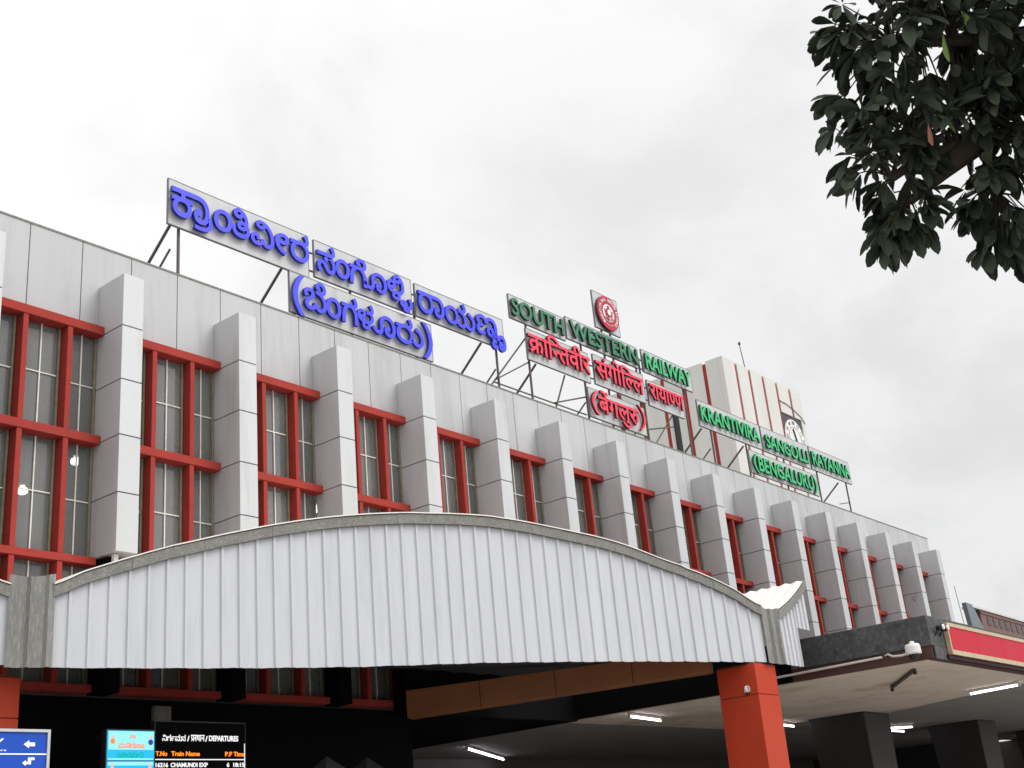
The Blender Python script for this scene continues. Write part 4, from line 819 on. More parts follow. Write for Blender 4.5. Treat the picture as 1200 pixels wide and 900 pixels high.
for n in range(NB0, NB1 + 1):
    o = pm if n == NB0 else pm.copy()
    q = lowo if n == NB0 else lowo.copy()
    for ob, nm in ((o, 'pillar'), (q, 'pillar_base')):
        if n != NB0:
            COL.objects.link(ob)
        ob.name = nm
    o.location = (n * S - (0.09 if n == 0 else 0), 0, ZT)
    q.location = (n * S, 0, 0)
    adopt(o, station)
    adopt(q, station)
mk = MB().bar((37.497, -0.47, 9.70), (37.497, -0.40, 9.48), 0.03, 0.004).bar((37.4965, -0.31, 9.70), (37.4965, -0.385, 9.48), 0.03, 0.004)
mk.build('painted_mark', M['red'], station)
# windows
XL, XR = PW + 0.006, S - 0.006
win = MB()
for z0, z1 in ((10.74, 10.90), (8.73, 8.88), (6.66, 6.785), (4.64, 4.76)):
    win.box(XL, -0.22, z0, XR, 0.055, z1)
for xa in (0.985, 1.80):
    for z0, z1 in ((8.88, 10.74), (6.785, 8.73), (4.76, 6.66)):
        win.box(xa + 0.012, -0.205, z0 + 0.0015, xa + 0.108, 0.055, z1 - 0.0015)
pane = MB().box(XL, 0.03, 4.77, XR, 0.036, 10.73)
bars = MB()
cells = ((XL, 0.985), (1.10, 1.80), (1.915, XR))
for z0, z1 in ((8.88, 10.74), (6.785, 8.73), (4.76, 6.66)):
    for i, (a, b) in enumerate(cells):
        c = (a + b) / 2
        bars.box(c - 0.011, 0.004, z0 + 0.002, c + 0.011, 0.029, z1 - 0.002)
        zm = (z0 + z1) / 2 + (0.05 if i == 1 else 0.0)
        for p, r in ((a + 0.002, c - 0.0115), (c + 0.0115, b - 0.046)):
            bars.box(p, 0.006, zm - 0.010, r, 0.0285, zm + 0.010)
        bars.box(b - 0.045, -0.01, z0 + 0.003, b - 0.004, 0.029, z1 - 0.003, 1)
w0 = win.build('window', M['red'], None, bevel=0.006)
inner = MB()  # dark strips behind each pane imitate the reflected window reveal
for z0, z1 in ((8.88, 10.74), (6.785, 8.73), (4.76, 6.66)):
    for a, b in cells:
        inner.box(b - 0.20, 0.075, z0 - 0.05, b - 0.07, 0.11, z1 + 0.05)
    inner.box(XL, 0.112, z1 - 0.02, XR, 0.15, z1 + 0.08)
i0 = inner.build('reveal_reflection', M['edge'])
p0 = pane.build('pane', M['glass'])
b0 = bars.build('glazing_bars', [M['bar'], M['wood']])
for n in range(NB0, NB1):
    w, p, b, fi = (w0, p0, b0, i0) if n == NB0 else (w0.copy(), p0.copy(), b0.copy(), i0.copy())
    if n != NB0:
        for ob in (w, p, b, fi):
            COL.objects.link(ob)
    w.name, p.name, b.name, fi.name = 'window', 'pane', 'glazing_bars', 'reveal_reflection'
    w.location = (n * S, 0, 0)
    adopt(w, station)
    p.parent = w
    b.parent = w
    fi.parent = w


# curtains and boards behind the glass
def curtain(x0, x1, z0, z1, seed):
    rnd = random.Random(seed)
    m_ = MB()
    n_ = max(6, int((x1 - x0) / 0.035))
    pts = [(x0 + (x1 - x0) * i / n_, 0.22 + 0.035 * math.sin(i * 1.9 + seed) + rnd.uniform(-0.01, 0.01)) for i in range(n_ + 1)]
    for a, c in zip(pts, pts[1:]):
        m_.quad([(a[0], a[1], z0), (c[0], c[1], z0), (c[0], c[1], z1), (a[0], a[1], z1)])
    return m_.build('curtain', M['curtain'], station)


for i, (x0, x1, z0, z1) in enumerate(((11.42, 11.66, 5.0, 10.88), (11.78, 12.02, 5.0, 10.88), (3.0, 3.35, 4.8, 6.6), (4.45, 4.85, 4.8, 6.6), (6.7, 7.1, 4.8, 6.6))):
    curtain(x0, x1, z0, z1, i)
rb = random.Random(21)
for n in (1, 3, 4, 6, 7, 8, 9, 10):
    for (a, b) in cells:
        if rb.random() < 0.45:
            z1 = rb.choice((10.72, 8.71))
            z0 = z1 - rb.uniform(0.4, 1.7)
            MB().box(n * S + a + 0.05, 0.17, z0, n * S + b - 0.03, 0.18, z1).build('window_blind', M['blind'] if rb.random() < 0.6 else M['blind2'], station)
tag(MB().box(9.62, 0.06, 9.80, 9.90, 0.08, 10.74).build('window_board', M['red2'], station), 'red board behind a window pane')

# hall below
MB().box(14.96, 0.0, 4.49, 45, 15.6, 4.555).build('hall_ceiling', M['soffit2'], station)
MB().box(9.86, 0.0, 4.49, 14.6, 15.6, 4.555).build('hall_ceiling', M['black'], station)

MB().box(9.15, -0.55, 4.45, 14.75, -0.225, 5.5).build('window_cover', M['black'], station)  # black box added to blank out the lower windows of these bays

# ================================================================== CLOCK TOWER
TX, TY, TZ = 45.395, 10.0, 25.33
tower = thing('clock_tower', (50, 14, 0), 'square pale clock tower with red vertical grooves above the roof', 'tower')
TW, TD = 8.87, 8.0
GX = [1.42, 2.888, 4.425, 5.98, 7.558]
KX0, KX1, KZ0, KZ1 = 6.06, 8.45, 20.9, 23.55
mb = MB()


def strips(cuts, length, w):
    res, p = [], 0.0
    for c in cuts:
        res.append((p, c - w))
        p = c + w
    res.append((p, length))
    return res


for a, b in strips(GX, TW, 0.125):
    if a > 6.0:
        mb.box(TX + a, TY, KZ1, TX + b, TY + 0.3, TZ)
        mb.box(TX + a, TY, 12.0, TX + b, TY + 0.3, KZ0)
        if b > KX1:
            mb.box(TX + KX1, TY, KZ0, TX + b, TY + 0.3, KZ1)
    else:
        mb.box(TX + a, TY, 12.0, TX + b, TY + 0.3, TZ)
GY = [1.14, 2.49, 3.80, 5.2, 6.6]
for a, b in strips(GY, TD, 0.11):
    if abs(a - 2.60) < 0.05:
        mb.box(TX, TY + a, 12.0, TX + 0.3, TY + b, 20.5)
        mb.box(TX, TY + a, 23.5, TX + 0.3, TY + b, TZ)
        mb.box(TX, TY + a, 20.5, TX + 0.3, TY + 3.02, 23.5)
        mb.box(TX, TY + 3.55, 20.5, TX + 0.3, TY + b, 23.5)
    else:
        mb.box(TX, TY + (0.301 if a == 0 else a), 12.0, TX + 0.3, TY + b, TZ)
mb.box(TX + TW - 0.3, TY + 0.301, 12.0, TX + TW, TY + TD, TZ)
mb.box(TX + 0.301, TY + TD - 0.3, 12.0, TX + TW - 0.301, TY + TD, TZ)
mb.build('tower_wall', M['cream'], tower, bevel=0.012)
mb = MB()
mb.box(TX + 0.06, TY + 0.06, 11.9, TX + KX0, TY + 0.16, TZ - 0.12)
mb.box(TX + KX0, TY + 0.06, KZ1, TX + KX1, TY + 0.16, TZ - 0.12)
mb.box(TX + 0.06, TY + 0.162, 11.9, TX + 0.16, TY + 3.02, TZ - 0.12)
mb.box(TX + 0.06, TY + 3.55, 11.9, TX + 0.16, TY + TD - 0.31, TZ - 0.12)
mb.build('red_groove', M['red'], tower)
MB().box(TX + 0.25, TY + 0.31, TZ - 0.4, TX + TW - 0.31, TY + TD - 0.31, TZ - 0.3).build('roof', M['roofc'], tower)
mb = MB().box(TX + 0.02, TY + 3.021, 20.51, TX + 0.10, TY + 3.09, 23.49).box(TX + 0.02, TY + 3.48, 20.51, TX + 0.10, TY + 3.549, 23.49).box(TX + 0.09, TY + 3.09, 20.51, TX + 0.118, TY + 3.48, 23.49, 1)
mb.build('window', [M['signframe'], M['dark']], tower)
# thin wires crossing the tower front
mb = MB().tube([(TX + 5.9, TY - 0.03, 24.2), (TX + 6.8, TY - 0.03, 24.16), (TX + 7.6, TY - 0.03, 24.0), (TX + 8.4, TY - 0.03, 23.75), (TX + 8.85, TY - 0.03, 23.4)], 0.022, 6)
mb.build('cable', M['steel'], tower)
# clock
ck = MB().box(TX + KX0 + 0.01, TY + 0.06, KZ0 + 0.01, TX + KX1 - 0.01, TY + 0.14, KZ1 - 0.01).build('clock', M['clockd'], tower)
ccx, ccz, cr = TX + 7.25, 22.15, 1.17
MB().lathe((ccx, TY + 0.05, ccz), [(cr, 0.0), (cr, 0.05), (cr * 0.99, 0.055)], 40, 'y').build('clock_face', M['clockw'], ck)
mb = MB()
for h in range(12):
    a = h * math.pi / 6
    d = Vector((math.sin(a), 0, math.cos(a)))
    c0 = Vector((ccx, TY - 0.015, ccz))
    t_ = Vector((math.cos(a), 0, -math.sin(a)))
    for off in ((-0.07, 0.07) if h % 3 else (-0.11, 0.0, 0.11)):
        mb.bar(c0 + d * cr * 0.74 + t_ * off, c0 + d * cr * 0.92 + t_ * off, 0.03, 0.02)
for a0 in range(48):
    a, b = a0 * math.pi / 24, (a0 + 1) * math.pi / 24
    c0 = Vector((ccx, TY - 0.012, ccz))
    mb.bar(c0 + Vector((math.sin(a), 0, math.cos(a))) * cr * 0.62, c0 + Vector((math.sin(b), 0, math.cos(b))) * cr * 0.62, 0.012, 0.02)
mb.build('clock_numerals', M['clockd'], ck)
c0 = Vector((ccx, TY - 0.04, ccz))
for ln, a, w_ in ((0.62, 5.95, 0.09), (0.9, 3.3, 0.06)):
    MB().bar(c0 - Vector((math.sin(a), 0, math.cos(a))) * 0.15, c0 + Vector((math.sin(a), 0, math.cos(a))) * ln, w_, 0.02).build('clock_hand', M['clockd'], ck)
ant = thing('antenna', (50.1, 11, 24.95), 'thin antenna mast standing on the clock tower roof', 'antenna')
MB().tube([(50.1, 11.0, 24.95), (49.73, 11.0, 27.45)], [0.035, 0.025], 6).build('mast', M['steel'], ant)
MB().lathe((49.73, 11.0, 27.45), [(0.03, 0), (0.07, 0.05), (0.07, 0.16), (0.03, 0.2)], 8).build('mast_tip', M['dark'], ant)

# ================================================================== ROOF SIGNS
YB = 0.30
LY = 0.218


def sign_board(x0, x1, z0, z1, label, cat='sign', group=None):
    t = thing('sign_board', ((x0 + x1) / 2, YB, z0), label, cat, group)
    MB().box(x0 + 0.013, YB, z0 + 0.013, x1 - 0.013, YB + 0.03, z1 - 0.013).build('sign_panel', M['board'], t)
    mb_ = MB()
    e = 0.013
    mb_.box(x0, YB - 0.006, z0, x1, YB + 0.05, z0 + e)
    mb_.box(x0, YB - 0.006, z1 - e, x1, YB + 0.05, z1)
    mb_.box(x0, YB - 0.006, z0 + e, x0 + e, YB + 0.05, z1 - e)
    mb_.box(x1 - e, YB - 0.006, z0 + e, x1, YB + 0.05, z1 - e)
    for k in range(1, 4):
        x = x0 + (x1 - x0) * k / 4
        mb_.box(x - 0.02, YB + 0.031, z0 + e, x + 0.02, YB + 0.06, z1 - e)
    mb_.build('sign_frame', M['edge'], t)
    return t


BL, GR, GD, PK = (M['blue'], M['blue_s']), (M['green'], M['green_s']), (M['green_d'], M['green_s']), (M['pink'], M['pink_s'])
KB = 0.013


def klist(t, items, bold=KB):
    for gl, box in items:
        glyph_letter(gl, box, LY, 0.072, bold, BL, t)


KG = 'blue lettered boards on the roof'
t = sign_board(4.12, 7.775, 13.79, 14.82, 'grey roof board with long blue script, first and leftmost of the upper row', 'sign', KG)
klist(t, [([('K134', 0, 0), ('K60', 574, 0)], (4.136, 5.035, 13.97, 14.60)),
          ([('K122', 0, 0)], (4.673, 5.109, 13.83, 14.19)),
          ([('K%d' % KAN['am'], 0, 0)], (5.146, 5.598, 14.01, 14.514)),
          ([('K219', 0, 0)], (5.597, 6.061, 14.03, 14.71)),
          ([('K233', 0, 0)], (6.086, 6.712, 14.02, 14.64)),
          ([('K%d' % KAN['ii'], 0, 0)], (6.739, 7.127, 14.03, 14.54)),
          ([('K%d' % KAN['ra'], 0, 0)], (7.165, 7.690, 14.02, 14.72))])
t = sign_board(7.93, 11.02, 13.88, 14.80, 'grey roof board with blue script, middle of the upper row', 'sign', KG)
klist(t, [([('K%d' % KAN['sa'], 0, 0)], (7.926, 8.461, 14.00, 14.71)),
          ([('K%d' % KAN['am'], 0, 0)], (8.468, 8.892, 14.02, 14.50)),
          ([('K242', 0, 0)], (8.90, 9.43, 14.02, 14.71)),
          ([('K64', 0, 0)], (9.32, 10.079, 14.03, 14.53)),
          ([('K232', 0, 0)], (10.088, 10.656, 14.02, 14.69)),
          ([('K125', 0, 0)], (10.492, 10.916, 13.80, 14.19))])
t = sign_board(11.14, 14.45, 13.885, 14.76, 'grey roof board with blue script, right end of the upper blue row', 'sign', KG)
klist(t, [([('K158', 0, 0), ('K60', 651, 0)], (11.137, 12.046, 13.98, 14.54)),
          ([('K%d' % KAN['ya'], 0, 0)], (12.076, 13.185, 13.97, 14.66)),
          ([('K%d' % KAN['nna'], 0, 0)], (13.245, 14.059, 14.02, 14.58)),
          ([('K110', 0, 0)], (13.811, 14.383, 13.74, 14.20))])
t = sign_board(7.20, 11.64, 12.815, 13.79, 'long grey roof board with blue script in round brackets, below the other blue boards', 'sign', KG)
klist(t, [([('K%d' % KAN['ba'], 0, 0)], (7.511, 8.153, 12.96, 13.69)),
          ([('K%d' % KAN['am'], 0, 0)], (8.147, 8.579, 12.95, 13.45)),
          ([('K%d' % KAN['ga'], 0, 0)], (8.609, 9.091, 12.97, 13.64)),
          ([('K%d' % KAN['La'], 0, 0)], (9.079, 9.591, 12.97, 13.63)),
          ([('K64', 0, 0)], (9.525, 10.277, 12.97, 13.49)),
          ([('K%d' % KAN['ra'], 0, 0)], (10.311, 10.872, 12.97, 13.65)),
          ([('K63', 0, 0)], (10.80, 11.226, 12.98, 13.48))])


def paren(x0, x1, z0, z1, right, w, mats, t):
    cs = []
    n = 12
    o_, i_ = [], []
    for k in range(n + 1):
        f = k / n
        b = math.sin(math.pi * f) ** 0.8
        xo = (x1 - (x1 - x0) * b) if not right else (x0 + (x1 - x0) * b)
        z = z0 + (z1 - z0) * f
        xi = xo + (w if not right else -w)
        o_.append((xo, z))
        i_.append((xi, z))
    c = o_ + i_[::-1]
    if area(c) > 0:
        c = c[::-1]
    me = shape_mesh('letter', [[(p[0] - x0, p[1] - z0) for p in c]], 0.072)
    return letter_object('letter', me, (x0, LY, z0), mats, t)


paren(7.20, 7.40, 12.74, 13.69, False, 0.13, BL, t)
paren(11.32, 11.537, 12.79, 13.70, True, 0.13, BL, t)

EG = 'green lettered boards on the roof'
for x0, x1, z0, z1, s, box, mt, lab in (
        (14.80, 17.25, 14.93, 15.64, 'SOUTH', (14.78, 17.06, 14.99, 15.50), GD, 'grey roof board reading SOUTH in dark green capitals'),
        (17.33, 20.90, 15.04, 15.73, 'WESTERN', (17.38, 20.78, 15.08, 15.60), GD, 'grey roof board reading WESTERN in dark green capitals'),
        (21.17, 24.02, 15.02, 15.77, 'RAILWAY', (21.20, 23.81, 15.10, 15.62), GR, 'grey roof board reading RAILWAY in bright green capitals'),
        (24.15, 28.25, 13.92, 14.82, 'KRANTIVIRA', (24.12, 27.98, 14.08, 14.60), GR, 'grey roof board reading KRANTIVIRA in bright green capitals'),
        (28.34, 31.92, 13.91, 14.82, 'SANGOLLI', (28.40, 31.62, 14.02, 14.53), GR, 'grey roof board reading SANGOLLI in bright green capitals'),
        (32.01, 35.40, 13.93, 14.83, 'RAYANNA', (31.96, 35.12, 14.08, 14.60), GR, 'grey roof board reading RAYANNA in bright green capitals'),
        (27.17, 32.22, 12.92, 13.74, 'BENGALURU', (27.55, 31.62, 13.01, 13.55), GR, 'long grey roof board reading BENGALURU in brackets in bright green capitals')):
    t = sign_board(x0, x1, z0, z1, lab, 'sign', EG)
    text_fit(s, box, LY, 0.072, 0.022, mt, t)
    if s == 'BENGALURU':
        paren(27.22, 27.46, 12.92, 13.60, False, 0.11, GR, t)
        paren(31.70, 31.92, 12.90, 13.60, True, 0.11, GR, t)

HG = 'red lettered boards on the roof'


def hindi(t, seq, x0, x1, zb, zh, bold=0.013):
    """seq: glyphs in visual order; headline top (622) maps to zh, baseline to zb"""
    pos, x = [], 0
    for k in seq:
        pos.append((k, x))
        x += GLYPH[k][0]
    sc = (x1 - x0) / x
    zs = (zh - zb) / 622.0
    for k, px in pos:
        cs = [[(x0 + (p[0] + px) * sc, zb + p[1] * zs) for p in zip(c[0::2], c[1::2])] for c in GLYPH[k][1]]
        cs = [bolden(c, bold) for c in cs]
        ox = min(p[0] for c in cs for p in c)
        me = shape_mesh('letter', [[(p[0] - ox, p[1] - zb) for p in c] for c in cs], 0.072)
        letter_object('letter', me, (ox, LY, zb), PK, t)


t = sign_board(15.42, 18.25, 13.90, 14.82, 'grey roof board with red script under the word SOUTH', 'sign', HG)
hindi(t, DEV['w1'], 15.38, 18.13, 14.11, 14.60)
t = sign_board(18.48, 21.07, 13.95, 14.89, 'grey roof board with red script under the word WESTERN', 'sign', HG)
hindi(t, DEV['w2'], 18.45, 20.85, 14.15, 14.63)
t = sign_board(21.25, 23.25, 13.94, 14.78, 'grey roof board with red script under the word RAILWAY', 'sign', HG)
hindi(t, DEV['w3'], 21.22, 23.10, 14.15, 14.61)
t = sign_board(18.04, 20.88, 12.87, 13.76, 'grey roof board with red script in round brackets, lowest of the red boards', 'sign', HG)
hindi(t, DEV['w4'], 18.36, 20.35, 13.06, 13.52)
paren(18.03, 18.24, 12.94, 13.64, False, 0.10, PK, t)
paren(20.45, 20.72, 12.94, 13.72, True, 0.10, PK, t)

# emblem board
t = sign_board(18.85, 20.13, 15.84, 17.04, 'square grey board with a round red railway emblem, topmost on the roof', 'sign')
ex, ez, er = 19.44, 16.40, 0.55
dsc = MB().lathe((ex, LY + 0.05, ez), [(er, 0.0), (er, 0.075), (er * 0.985, 0.085)], 40, 'y').build('emblem', [M['emblem'], M['emblem_s']], t)
for p in dsc.data.polygons:
    p.material_index = 0 if p.normal.y < -0.5 else 1
mb = MB()
yq = LY - 0.04
rnd = random.Random(3)
for txt, a0, a1, rad, flip in (('INDIAN RAILWAYS', -2.3, 2.3, 0.42, False),):
    pass
# white ring letters: short strokes set round the rim
wordring = 'BHARATIYA RAIL INDIAN RAILWAYS'
for i, ch in enumerate(wordring):
    if ch == ' ':
        continue
    a = -2.45 + 4.9 * i / (len(wordring) - 1)
    me = text_mesh(ch, 0.02)
    xs = [v.co.x for v in me.vertices]
    wd = max(xs) - min(xs)
    mid = (max(xs) + min(xs)) / 2
    for v in me.vertices:
        lx, lz = (v.co.x - mid) * 0.11, v.co.y * 0.135
        rr_ = 0.385 + lz
        aa = a + lx / 0.40
        v.co = (math.sin(aa) * rr_, math.cos(aa) * rr_, 0.01 if v.co.z > 0 else -0.01)
    letter_object('ring_letter', me, (ex, yq, ez), (M['emblem_w'], M['emblem_w']), dsc)
    o = bpy.context.scene.objects[-1] if False else None
for i in range(9):
    a = math.pi + (i - 4) * 0.17
    mb.lathe((ex + math.sin(a) * 0.40, yq + 0.005, ez + math.cos(a) * 0.40), [(0.016, 0), (0.016, 0.01)], 6, 'y')
mb.lathe((ex, yq + 0.008, ez), [(0.285, 0), (0.285, 0.008)], 32, 'y')
mb.build('emblem_disc', M['emblem_w'], dsc)
mb = MB()
yl = yq - 0.012
mb.lathe((ex, yl + 0.006, ez + 0.01), [(0.15, 0), (0.15, 0.008)], 24, 'y')
mb.box(ex - 0.20, yl - 0.004, ez - 0.19, ex + 0.20, yl + 0.004, ez - 0.15)
mb.box(ex - 0.05, yl - 0.004, ez + 0.165, ex + 0.05, yl + 0.004, ez + 0.235)
for sx in (-1, 1):
    mb.bar((ex + sx * 0.14, yl, ez - 0.13), (ex + sx * 0.20, yl, ez + 0.10), 0.03, 0.008)
    mb.bar((ex + sx * 0.03, yl, ez - 0.255), (ex + sx * 0.14, yl, ez - 0.20), 0.03, 0.008)
mb.build('emblem_engine', M['emblem'], dsc)
mb = MB().lathe((ex, yl - 0.012, ez + 0.01), [(0.095, 0), (0.095, 0.006)], 20, 'y')
for k in range(5):
    a = -0.7 + k * 0.35
    mb.bar((ex, yl - 0.015, ez - 0.15), (ex + math.sin(a) * 0.14, yl - 0.015, ez - 0.15 - math.cos(a) * 0.09 + 0.0), 0.012, 0.006)
mb.build('emblem_lamp', M['emblem_w'], dsc)


# steel support frames
def frame(label, posts, rails, braces, extra=()):
    t_ = thing('support_frame', (posts[0][0], 0.42, 12.3), label, 'frame', 'steel frames that hold the roof signs')
    YP = 0.42
    for x, zt in posts:
        MB().bar((x, YP, 12.30), (x, YP, zt), 0.045, 0.045).build('post', M['steel'], t_)
    for x0, x1, z in rails:
        MB().bar((x0, YP + 0.06, z), (x1, YP + 0.06, z), 0.03, 0.03).build('rail', M['steel'], t_)
    for a, b, w_ in braces:
        MB().bar(a, b, w_, w_).build('brace', M['steel'], t_)
    return t_


def br2(x, z=13.85, dx=0.0):       # pair of raking braces behind a post
    return [((x, 0.46, z), (x + dx, 2.4, 12.32), 0.045), ((x, 0.46, 13.35), (x + dx, 1.7, 12.32), 0.032)]


frame('steel posts and braces behind the blue script boards',
      [(4.46, 14.3), (7.42, 14.3), (9.1, 14.3), (11.2, 14.3), (14.23, 14.3)],
      [(4.3, 14.3, 14.55), (4.3, 14.3, 14.1), (7.4, 11.5, 13.5), (7.4, 11.5, 13.05)],
      br2(4.30, 13.9) + br2(7.15, 13.9)[:1] + br2(13.7, 13.95)[:1] + br2(14.2, 13.3)[1:] +
      [((4.46, 0.46, 12.75), (4.95, 0.9, 12.32), 0.03)])
frame('steel posts, rails and braces behind the red script boards',
      [(15.60, 15.5), (18.12, 15.5), (19.3, 16.9), (19.75, 16.9), (20.95, 15.5), (21.15, 15.5), (23.6, 15.5)],
      [(15.1, 23.8, 15.2), (15.1, 23.8, 15.5), (15.7, 23.1, 14.2), (15.7, 23.1, 14.6), (18.3, 20.7, 13.3), (14.07, 18.1, 12.98)],
      br2(15.95, 13.95)[:1] + br2(18.1, 13.5)[1:] + br2(20.95, 13.6)[1:] +
      [((15.6, 0.44, 14.63), (13.9, 0.44, 12.8), 0.035), ((15.6, 0.44, 13.9), (14.1, 0.44, 13.02), 0.035), ((17.2, 0.44, 13.93), (16.5, 0.44, 12.6), 0.035),
       ((16.6, 0.44, 12.98), (18.1, 0.44, 13.5), 0.04), ((21.2, 0.44, 13.2), (22.7, 0.44, 13.6), 0.04), ((22.75, 0.44, 14.0), (21.3, 0.44, 12.6), 0.03)])
frame('steel posts and braces behind the bright green lettered boards beside the clock tower',
      [(25.0, 14.6), (27.3, 14.6), (30.0, 14.6), (32.6, 14.6), (35.1, 14.6)],
      [(24.5, 35.1, 14.15), (24.5, 35.1, 14.6), (27.5, 32.0, 13.2)],
      br2(24.5, 13.95)[:1] + br2(27.2, 13.9)[:1] + br2(34.5, 13.9)[:1] + br2(24.9, 13.3)[1:] + [((34.2, 0.44, 13.0), (35.1, 0.44, 13.2), 0.03)])

# ================================================================== ENTRANCE CANOPY
canopy = thing('entrance_canopy', (6.5, -3.0, 0), 'wavy white corrugated entrance canopy on orange columns in front of the station', 'canopy')
FA = Vector((0.62, -2.151, 0))
FD = Vector((0.92879, -0.37059, 0))
FN = Vector((-0.37059, -0.92879, 0))
FL = 12.558
PROF = [(-0.05, 5.70), (0.416, 5.915), (1.118, 6.155), (1.605, 6.32), (2.406, 6.535), (3.331, 6.75), (4.22, 6.905), (5.196, 7.01), (5.8, 7.04), (6.5, 7.055), (7.15, 7.03), (8.33, 6.89), (9.47, 6.70), (10.817, 6.33), (11.274, 6.175), (11.927, 5.93), (12.552, 5.62)]


def prof(s):
    if s < -0.56:
        s = -0.56 - s - 0.05
    P = PROF
    if s <= P[0][0]:
        return P[0][1]
    for i in range(len(P) - 1):
        if P[i][0] <= s <= P[i + 1][0]:
            f = (s - P[i][0]) / (P[i + 1][0] - P[i][0])
            p0 = P[max(i - 1, 0)][1]
            p1, p2 = P[i][1], P[i + 1][1]
            p3 = P[min(i + 2, len(P) - 1)][1]
            return 0.5 * (2 * p1 + (p2 - p0) * f + (2 * p0 - 5 * p1 + 4 * p2 - p3) * f * f + (3 * p1 - p0 - 3 * p2 + p3) * f ** 3)
    return P[-1][1]


def fpt(s, o, z):
    q = FA + FD * s + FN * o
    return (q.x, q.y, z)


def sheet(s0, s1, top, bot, pitch, ribw, ribh, P=fpt, start=0.1):
    """ribbed sheet: polyline in plan, extruded up to the curve"""
    pl = [(s0, 0.0)]
    s = s0 + start
    while s + ribw < s1:
        pl += [(s, 0.0), (s + 0.012, ribh), (s + ribw - 0.012, ribh), (s + ribw, 0.0), (s + ribw + pitch * 0.5, 0.003)]
        s += pitch
    pl = [p for p in pl if p[0] < s1] + [(s1, 0.0)]
    fine = []
    for a, b in zip(pl, pl[1:]):
        k = max(1, int((b[0] - a[0]) / 0.1))
        for i in range(k):
            fine.append((a[0] + (b[0] - a[0]) * i / k, a[1] + (b[1] - a[1]) * i / k))
    fine.append(pl[-1])
    m_ = MB()
    for (sa, oa), (sb, ob) in zip(fine, fine[1:]):
        za, zb = top(sa), top(sb)
        ba, bb = bot(sa), bot(sb)
        if sb - sa < 1e-5:
            continue
        m_.quad([P(sa, oa, ba), P(sb, ob, bb), P(sb, ob, zb), P(sa, oa, za)], 0)
        m_.quad([P(sa, oa - 0.006, ba), P(sa, oa - 0.006, za), P(sb, ob - 0.006, zb), P(sb, ob - 0.006, bb)], 1)
        m_.quad([P(sa, oa - 0.006, ba), P(sb, ob - 0.006, bb), P(sb, ob, bb), P(sa, oa, ba)], 0)
    return m_


def fbot(s):
    f = max(0.0, min(1.0, s / FL))
    return 4.6 - 0.028 * math.sin(math.pi * min(1, f * 1.9)) * (1 if f < .53 else 0) + 0.03 * math.sin(math.pi * max(0, (f - 0.35) / 0.65))


FB = 4.6
wob = lambda s: 0.003 * math.sin(s * 23.1) + 0.004 * math.sin(s * 7.7 + 1)
tr = lambda s: prof(s) - 0.10
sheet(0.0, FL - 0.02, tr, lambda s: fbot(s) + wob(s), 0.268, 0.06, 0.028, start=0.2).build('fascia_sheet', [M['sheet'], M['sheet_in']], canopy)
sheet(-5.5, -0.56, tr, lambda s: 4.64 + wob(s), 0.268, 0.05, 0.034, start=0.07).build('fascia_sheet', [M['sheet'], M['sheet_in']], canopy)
# return piece on the right
RA = Vector((12.875, -6.822, 0))
RDv = Vector((14.4 - 12.875, -6.742 + 6.822, 0))
RLN = RDv.length
RDv.normalize()
RN = Vector((RDv.y, -RDv.x, 0))


def rpt(s, o, z):
    q = RA + RDv * s + RN * o
    return (q.x, q.y, z)


rprof = lambda s: 5.60 + 0.34 * s + 0.10 * s * s
rbot = lambda s: 4.6 if s < 0.90 else 5.20
sheet(0.02, 0.90, lambda s: rprof(s) - 0.1, lambda s: 4.6 + wob(s), 0.19, 0.045, 0.03, rpt, 0.05).build('fascia_sheet', [M['sheet'], M['sheet_in']], canopy)
sheet(0.90, RLN, lambda s: rprof(s) - 0.1, lambda s: 5.36, 0.19, 0.045, 0.03, rpt, 0.06).build('fascia_sheet', [M['sheet'], M['sheet_in']], canopy)


def trim(s0, s1, top, P, h, n):
    m_ = MB()
    for i in range(n):
        a, b = s0 + (s1 - s0) * i / n, s0 + (s1 - s0) * (i + 1) / n
        g_ = 0.004 if i % 6 == 5 else 0.0
        b -= g_
        za, zb = top(a), top(b)
        o = 0.07 + (0.004 if (i // 6) % 2 else 0)
        m_.hexa([P(a, o, za - h), P(b, o, zb - h), P(b, -0.12, zb - h), P(a, -0.12, za - h), P(a, o, za), P(b, o, zb), P(b, -0.12, zb), P(a, -0.12, za)])
    return m_


trim(0.0, FL + 0.0, prof, fpt, 0.16, 72).build('edge_trim', M['trim'], canopy)
trim(-5.5, -0.56, prof, fpt, 0.16, 30).build('edge_trim', M['trim'], canopy)
trim(0.0, RLN + 0.02, rprof, rpt, 0.17, 10).build('edge_trim', M['trim'], canopy)


